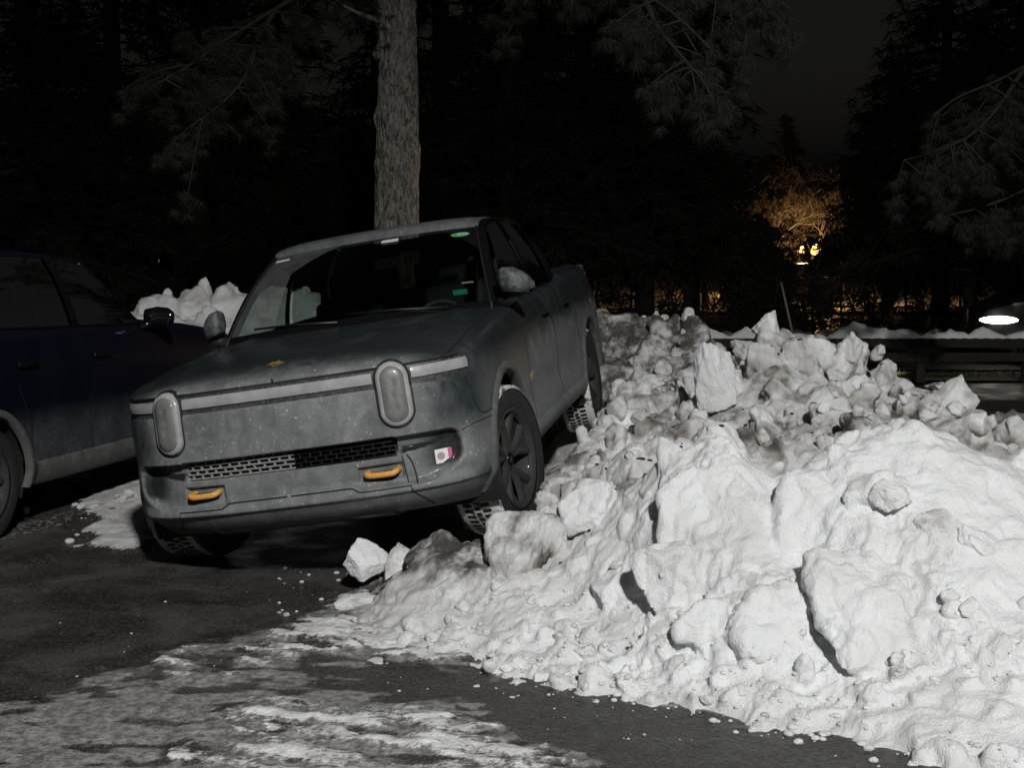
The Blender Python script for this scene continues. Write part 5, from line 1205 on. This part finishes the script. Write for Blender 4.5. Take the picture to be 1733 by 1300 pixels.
ridge('dim snow rubble on the dark asphalt at the right edge', [(3.6, 12.6, 0), (5.0, 12.9, 0), (6.6, 12.4, 0)], .9, .20, 5.0, .85)
yard = MB().grid(np.array([[(x, y, .02 + .012 * (y - 40)) for y in np.linspace(46, 90, 12)] for x in np.linspace(-45, 60, 20)])).obj('snowy_yard', M['snow'])
attr(yard, 'dirt', np.full(len(yard.data.vertices), .15)); tag(yard, kind='structure')

# lamps in the far yard
M['sodium'] = emis('sodium_globe', (1.0, .58, .15), 4.5); M['warm'] = emis('warm_globe', (1.0, .62, .22), 3.5); M['pole'] = plain('pole_metal', (.03, .03, .03), .5)
def lamp(label, loc, r_, watts, col, mat, group='lamps in the far yard'):
    E = empty('yard_lamp', (loc[0], loc[1], 0)); tag(E, label, 'lamp', group)
    MB().tube([(0, 0, -.1), (0, 0, loc[2] - r_ * 1.1)], [.06, .045], 8).obj('pole', M['pole'], E)
    MB().lathe([(r_ * .3, loc[2] - r_ * 1.25), (r_ * .75, loc[2] - r_ * 1.0), (r_ * .8, loc[2] - r_ * .9), (.0, loc[2] - r_ * .9)], 16, 'z').obj('collar', M['pole'], E)
    V, F = ICO[3]; V2 = V * r_ + np.array([0, 0, loc[2]]); g_ = mesh_obj('globe', V2, F, mat, E)
    MB().lathe([(.0, loc[2] + r_ * 1.35), (r_ * .5, loc[2] + r_ * 1.2), (r_ * .55, loc[2] + r_ * .85)], 16, 'z').obj('cap', M['pole'], E)
    if watts:
        L = bpy.data.lights.new('lamp_light', 'POINT'); L.energy = watts; L.color = col; L.shadow_soft_size = r_ * 1.05; lo_ = bpy.data.objects.new('lamp_light', L); COL.objects.link(lo_); lo_.parent = E; lo_.location = (0, 0, loc[2] + r_ * 1.9)
    return E
p = P(1380, 424, 50); lamp('brighter right one of two glowing orange globe lamps', p, .19, 480, (1, .52, .16), M['sodium'])
p = P(1358, 424, 53); lamp('smaller left one of two glowing orange globe lamps', p, .13, 330, (1, .60, .25), M['sodium'])
p = P(265, 443, 46); lamp('small warm lamp glowing through the trees behind the blue car', p, .12, 160, (1, .62, .25), M['warm'])
p = P(100, 481, 44); lamp('small warm lamp seen through the window of the blue car', p, .12, 160, (1, .62, .25), M['warm'])
p = P(1765, 505, 52); lamp('orange lamp just beyond the right edge of the picture', p, .12, 260, (1, .55, .18), M['sodium'])
p = P(1288, 462, 62); lamp('added orange lamp, unseen behind the cone-shaped evergreen', p, .10, 600, (1, .52, .16), M['sodium'])  # added, unseen source that makes the orange glow on the yard snow
# the lot luminaire itself, behind the photographer
E = empty('lot_lamp', (LAMP[0], LAMP[1] - .9, 0)); tag(E, 'tall car-park lamp post standing behind the photographer', 'lamp post')
MB().tube([(0, 0, 0), (0, 0, LAMP[2] + .1)], [.09, .06], 12).obj('pole', M['pole'], E); MB().tube([(0, 0, LAMP[2] + .06), (0, .7, LAMP[2] + .1)], .035, 8).obj('arm', M['pole'], E)
bevel(MB().box((0, .9, LAMP[2] + .09), (.34, .62, .08)).obj('housing', M['pole'], E), .02)

# ------------------------------------------------------------------ trees
def make_bark():
    t = NT('pine_bark'); v = t.coords(scale=(1, 1, .42)); n = t.noise(20, 7, .7, v, .9); n2 = t.noise(4, 5, .6, t.coords()); n3 = t.noise(60, 4, .6, t.coords(scale=(1, 1, .5)))
    c = t.mix(t.ramp(n, .38, .60), (.040, .035, .029), (.26, .24, .20)); c = t.mix(t.math('MULTIPLY', t.ramp(n2, .52, .68), .6), c, (.20, .195, .17)); c = t.mix(t.math('MULTIPLY', t.ramp(n3, .55, .7), .4), c, (.05, .045, .04))
    t.set(Base_Color=c, Roughness=.95); t.bump(t.math('ADD', n, t.math('MULTIPLY', n3, .4)), .9, .03); return t.m
M['bark'] = make_bark()
M['limb'] = plain('limb_bark', (.016, .014, .012), .9)
M['branch'] = plain('branch_bark', (.020, .018, .015), .9, nz=.3, nscale=12)
M['twig'] = plain('twig_bark', (.075, .062, .048), .9, nz=.3, nscale=12)
M['needle'] = plain('pine_needles', (.015, .018, .010), .8, nz=.45, nscale=3)
M['needle_dark'] = plain('spruce_needles', (.008, .010, .006), .9, nz=.4, nscale=2)
def tufts(m, centres, nper, ln, wd, droop, r_):
    """needle tufts: thin blades fanning out and hanging"""
    n = len(centres) * nper; c = np.repeat(np.asarray(centres), nper, 0)
    d = r_.normal(size=(n, 3)); d[:, 2] = d[:, 2] * .6 - droop; d /= np.linalg.norm(d, axis=1)[:, None]
    L = ln * r_.uniform(.6, 1.15, n)[:, None]; s = np.cross(d, r_.normal(size=(n, 3))); s /= np.linalg.norm(s, axis=1)[:, None]
    b = c + d * .01; e = c + d * L + np.array([0, 0, -1]) * L * .15; w_ = s * wd
    V = np.stack([b - w_ * .6, b + w_ * .6, e], 1).reshape(-1, 3); F = np.arange(n * 3).reshape(-1, 3); m.add(V, F.tolist())
def bough(tree, path, spread, ntuft, seed, ln=.125, wd=.0032, nper=80, r0=.045, hang=.5, zjit=.25):
    r_ = np.random.default_rng(seed); C = spline(np.array(path), 40); br = MB().tube(C, np.linspace(r0, r0 * .2, 40), 8)
    cs = []; ntuft = int(ntuft * 1.9); ntw = max(6, ntuft // 11)
    for k in range(ntw):
        i = r_.integers(8, 40); st = C[i]; dr = r_.normal(size=3) * np.array([1, .8, .35]); dr[2] -= hang * .5; dr /= np.linalg.norm(dr); L = spread * r_.uniform(.35, 1.0)
        tp = np.array([st + dr * L * s_ + np.array([0, 0, -.25 * L * s_ * s_]) for s_ in np.linspace(0, 1, 6)]); br.tube(tp, np.linspace(r0 * .28, .004, 6), 5, cap=False)
        for j in range(ntuft // ntw + 1): s_ = r_.uniform(.35, 1.05); cs.append(st + dr * L * s_ + np.array([0, 0, -.25 * L * s_ * s_]) + r_.normal(0, .05, 3) + np.array([0, 0, -abs(r_.normal(0, zjit * .3))]))
    b = br.obj('branch', M['branch'], tree); nm = MB(); tufts(nm, cs, nper, ln, wd, hang, r_); nd = nm.obj('needles', M['needle'], b, smooth=False); tag(nd, kind='stuff'); return b
def rel(t, pts): return [tuple(np.array(P(*q)) - np.array(t.location)) for q in pts]
# the pine behind the truck
base = P(664, 640, 17.0); pine = empty('pine_tree', (base[0], 17.0, 0)); tag(pine, 'big bare pine trunk rising behind the truck cab', 'tree')
nz_, na = 340, 128; zz = np.linspace(-.1, 11, nz_); th = np.linspace(0, 2 * math.pi, na, endpoint=False); A = np.zeros((na, nz_, 3))
TH, ZZ = np.meshgrid(th, zz, indexing='ij'); r0 = .315 - .0155 * ZZ + .16 * np.exp(-ZZ / .55) + .02 * np.exp(-((ZZ - 3.0) / .1) ** 2)
q = np.stack([np.cos(TH).ravel() * 2.6, np.sin(TH).ravel() * 2.6, ZZ.ravel() * .9], 1)
rid = np.abs(fbm(q, 2.2, 4, 5.0)).reshape(TH.shape); lf = fbm(q, .5, 3, 1.0).reshape(TH.shape); knob = np.zeros_like(TH)
for (t0, z0, s0, a0) in ((4.4, 3.55, .14, .07), (5.6, 4.1, .10, .05), (3.3, 4.4, .10, .08), (5.0, 2.6, .1, .04), (4.0, 4.9, .12, .06), (3.2, 3.6, .12, .05), (6.0, 3.2, .1, .04)):
    knob += a0 * np.exp(-(((TH - t0) * .3) ** 2 + (ZZ - z0) ** 2) / (2 * (s0 * .6) ** 2))
rr = r0 * (1 + .06 * lf) - .030 * (1 - np.minimum(1, rid / .22)) + .012 * rid + knob
lean = .02 * ZZ + .03 * np.sin(ZZ * .6); A[..., 0] = rr * np.cos(TH) + lean; A[..., 1] = rr * np.sin(TH); A[..., 2] = ZZ
MB().grid(A, closed_u=True).obj('trunk', M['bark'], pine)
for (z0, a, L) in ((4.8, 3.4, .5), (5.3, -.5, .6)):
    d = np.array([math.cos(a), -.35, .25]); st = np.array([lean[0, np.argmin(abs(zz - z0))] + .2 * math.cos(a), -.15, z0]); MB().tube([st, st + d * L * .5, st + d * L + np.array([0, 0, .05])], [.04, .028, .012], 7).obj('dead_limb', M['bark'], pine)
bough(pine, rel(pine, [(640, -120, 16.6), (560, -40, 15.6), (470, 12, 14.8), (380, 68, 14.2), (320, 110, 13.9), (250, 150, 13.6)]), .95, 150, 11)
bough(pine, rel(pine, [(470, 12, 14.8), (440, 60, 14.2), (420, 120, 13.8), (380, 170, 13.5), (320, 215, 13.3)]), .75, 130, 12, r0=.03)
bough(pine, rel(pine, [(720, -150, 16.6), (850, -90, 14.5), (980, -50, 13.2), (1090, -10, 12.2), (1160, 40, 11.6), (1200, 80, 11.3)]), .9, 190, 13, hang=.9)
bough(pine, rel(pine, [(1090, -10, 12.2), (1110, 40, 11.8), (1150, 90, 11.5), (1185, 130, 11.2)]), .5, 100, 14, r0=.03, hang=1.0)
bough(pine, rel(pine, [(980, -50, 13.2), (1100, -60, 12.4), (1220, -30, 11.8), (1290, -5, 11.4)]), .7, 130, 15, r0=.03, hang=1.0)
# the pine whose boughs reach in from the right
pr = empty('pine_tree', (10.5, 17.5, 0)); tag(pr, 'pine whose drooping boughs reach in from the right edge', 'tree')
MB().tube([(0, 0, -.1), (.05, 0, 2), (.1, .1, 6), (.2, .1, 12)], [.38, .3, .24, .14], 18).obj('trunk', M['bark'], pr)
bough(pr, rel(pr, [(1900, 60, 17), (1800, 90, 15.5), (1735, 112, 14.8), (1690, 135, 14.3), (1620, 165, 14.0), (1580, 195, 13.8)]), .8, 120, 21, hang=.9)
bough(pr, rel(pr, [(1735, 112, 14.8), (1690, 180, 14.2), (1640, 230, 13.9), (1570, 260, 13.6), (1530, 270, 13.5)]), .65, 150, 22, r0=.03, hang=1.1)
bough(pr, rel(pr, [(1900, 250, 16.5), (1780, 300, 15), (1680, 345, 14.3), (1600, 365, 14.0)]), .6, 70, 23, r0=.035, hang=1.1)
# dark conifers of the wood behind
def conifer(label, x, y, h_, rb, seed, z0=.8, dens=1.0, group='dark conifers behind the road', wd=.03, ln=.42):
    r_ = np.random.default_rng(seed); E = empty('conifer', (x, y, 0)); tag(E, label, 'tree', group)
    MB().tube([(0, 0, -.1), (r_.normal(0, .05), 0, h_ * .5), (r_.normal(0, .1), 0, h_)], [.02 * h_, .013 * h_, .01], 8).obj('trunk', M['limb'], E)
    cs = []; br = MB(); nl = int(h_ * 3.2)
    for k in range(nl):
        f = k / nl; z = z0 + (h_ - z0) * f; rad = rb * (1 - f) ** .75 * r_.uniform(.7, 1.15)
        for j in range(max(3, int(7 * (1 - f) + 3))):
            a = r_.uniform(0, 6.28); e = np.array([math.cos(a) * rad, math.sin(a) * rad, -.18 * rad]); st = np.array([0, 0, z]); br.tube([st, st + e * .5 + np.array([0, 0, .06 * rad]), st + e], [.03, .02, .006], 4, cap=False)
            nn_ = max(2, int(rad * 4.5 * dens))
            for s_ in r_.uniform(.2, 1.02, nn_): cs.append(st + e * s_ + r_.normal(0, .10, 3))
    b = tag(br.obj('limbs', M['limb'], E), kind='stuff'); m_ = MB(); tufts(m_, cs, 9, ln, wd, .45, r_); tag(m_.obj('crown', M['needle_dark'], E, smooth=False), kind='stuff'); return E
CON = [(60, 27, 13, 3.2), (200, 31, 15, 3.4), (345, 29, 12, 3.0), (470, 33, 15, 3.2), (640, 30, 9, 2.6), (745, 31, 15, 3.4), (860, 29, 13, 3.2), (985, 32, 15, 3.4), (1090, 30, 12, 3.0), (1170, 38, 13, 3.0), (1500, 40, 8.5, 2.6), (1590, 33, 12, 3.2), (1720, 31, 14, 3.4), (1640, 26.5, 6.5, 2.2)]
CL = ['first', 'second', 'third', 'fourth', 'fifth', 'sixth', 'seventh', 'eighth', 'ninth', 'tenth', 'eleventh', 'twelfth', 'thirteenth', 'fourteenth']
order = np.argsort([c[0] for c in CON])
for rank, i in enumerate(order):
    u, d, h_, rb = CON[i]; conifer(CL[rank] + ' tall dark conifer from the left in the black wood', (u - 866.5) / 2200 * d, d, h_, rb, 700 + int(i), z0=(2.1 if u > 900 else 1.2))
conifer('cone-shaped evergreen silhouetted against the orange glow', (1288 - 866.5) / 2200 * 30.5, 30.5, 3.0, 1.12, 801, z0=.15, dens=10, group=None, wd=.025, ln=.3)
conifer('small conical evergreen on the skyline far to the right', (1325 - 866.5) / 2200 * 75, 75, 10.5, 3.4, 802, z0=.5, dens=1.2, group=None, wd=.05, ln=.6)
# bare deciduous trees lit by the lamps, and scrub along the road
def bare_tree(name, label, x, y, h_, seed, depth=5, group=None, spread=.6, r0=None, cat='tree', stems=1, minr=.006):
    r_ = np.random.default_rng(seed); E = empty(name, (x, y, 0)); tag(E, label, cat, group); tr = MB(); tw_ = MB()
    def grow(p, d, L, rad, lev):
        n = 4; pts = [p]; dd = d.copy()
        for k in range(n): dd = dd + r_.normal(0, .13, 3); dd /= np.linalg.norm(dd); pts.append(pts[-1] + dd * L / n)
        (tr if lev <= 1 else tw_).tube(pts, np.linspace(rad, max(minr, rad * .62), n + 1), 6 if lev <= 1 else 3, cap=False)
        if lev >= depth: return
        for k in range(3 if lev else 4):
            i = r_.integers(2, n + 1); nd = dd + r_.normal(0, spread, 3); nd[2] += .12; nd /= np.linalg.norm(nd); grow(pts[i], nd, L * r_.uniform(.55, .8), max(minr, rad * .55), lev + 1)
    for s_ in range(stems):
        d = np.array([0, 0, 1.0]) + (r_.normal(0, .35, 3) if stems > 1 else 0); d /= np.linalg.norm(d); grow(np.array([r_.normal(0, .1) if stems > 1 else 0, 0, -.1]), d, h_ * .36, r0 or h_ * .018, 0)
    tr.obj('trunk', M['twig'], E); tag(tw_.obj('crown', M['twig'], E), kind='stuff'); return E
bare_tree('bare_tree', 'bare tree with orange-lit branches left of the lamps', (1195 - 866.5) / 2200 * 48, 48, 7.4, 901, 6, 'bare trees by the lamps', .75, minr=.011)
bare_tree('bare_tree', 'bare tree glowing orange straight behind the two lamps', (1345 - 866.5) / 2200 * 57, 57, 6.6, 902, 6, 'bare trees by the lamps', .66, minr=.012)
bare_tree('bare_tree', 'bare tree with orange twigs right of the lamps', (1425 - 866.5) / 2200 * 55, 55, 5.6, 903, 6, 'bare trees by the lamps', .62, minr=.012)
bare_tree('bare_tree', 'bare tree spreading orange twigs above the right lamp', (1395 - 866.5) / 2200 * 54, 54, 6.2, 905, 6, 'bare trees by the lamps', .75, minr=.012)
bare_tree('bare_tree', 'bare tree with dim orange twigs above the cone-shaped evergreen', (1275 - 866.5) / 2200 * 54, 54, 6.4, 904, 6, 'bare trees by the lamps', .66, minr=.012)
SH = [40, 150, 240, 300, 1010, 1120, 1160, 1205, 1245, 1290, 1340, 1395, 1440, 1490, 1545, 1600, 1660, 1710]
for k, u in enumerate(SH):
    d = 30.5 + 3.5 * rng.random(); side_ = 'left' if u < 600 else 'right'
    nth = (SH.index(u) + 1) if u < 600 else (len(SH) - k)
    bare_tree('bare_shrub', CL[nth - 1] + ' bare shrub from the ' + side_ + ' along the far road', (u - 866.5) / 2200 * d, d, 2.1 + 1.0 * rng.random(), 950 + k, 4, 'scrub along the road', .55, .035, 'shrub', 3, .006)
BU = [(985, 30, 2.0, 1.1), (1065, 30.5, 2.2, 1.1), (1140, 31, 1.5, .8), (1335, 31, 2.3, .7), (1375, 30, 1.9, .7), (1425, 31, 1.7, .6), (1475, 30, 2.1, .8), (1535, 31, 2.3, .9), (1625, 30.5, 2.0, .8), (1690, 32, 1.6, .6), (330, 30, 2.0, 1.0), (60, 31, 2.2, 1.2), (190, 30, 1.8, .9)]
for rank, i in enumerate(np.argsort([b_[0] for b_ in BU])):
    u, d, h_, rb = BU[i]; conifer(CL[rank] + ' low dark evergreen bush from the left below the trees', (u - 866.5) / 2200 * d, d, h_, rb, 1000 + int(i), z0=.1, dens=2.5, group='evergreen bushes', wd=.02, ln=.22)
# leaning marker stake
s0, s1 = G(1336, 545), None; s0 = P(1337, 545, 21.6); s1 = P(1322, 478, 21.7); st = MB().tube([s0 - (s1 - s0) * .25, s1], [.022, .018], 6).obj('marker_stake', plain('stake_wood', (.20, .18, .15), .8)); tag(st, 'thin leaning wooden stake by the far road', 'stake')
# the passing car's beam on the fence and verge
hl_ = bpy.data.lights.new('headlight_beam', 'SPOT'); hl_.energy = 1300; hl_.color = (1, .85, .58); hl_.spot_size = R(46); hl_.spot_blend = .5; hl_.shadow_soft_size = .06
ho = bpy.data.objects.new('headlight_beam', hl_); COL.objects.link(ho); ho.location = (7.75, 21.5, .85); ho.rotation_euler = Vector((-1, -.40, -.10)).to_track_quat('-Z', 'Y').to_euler()
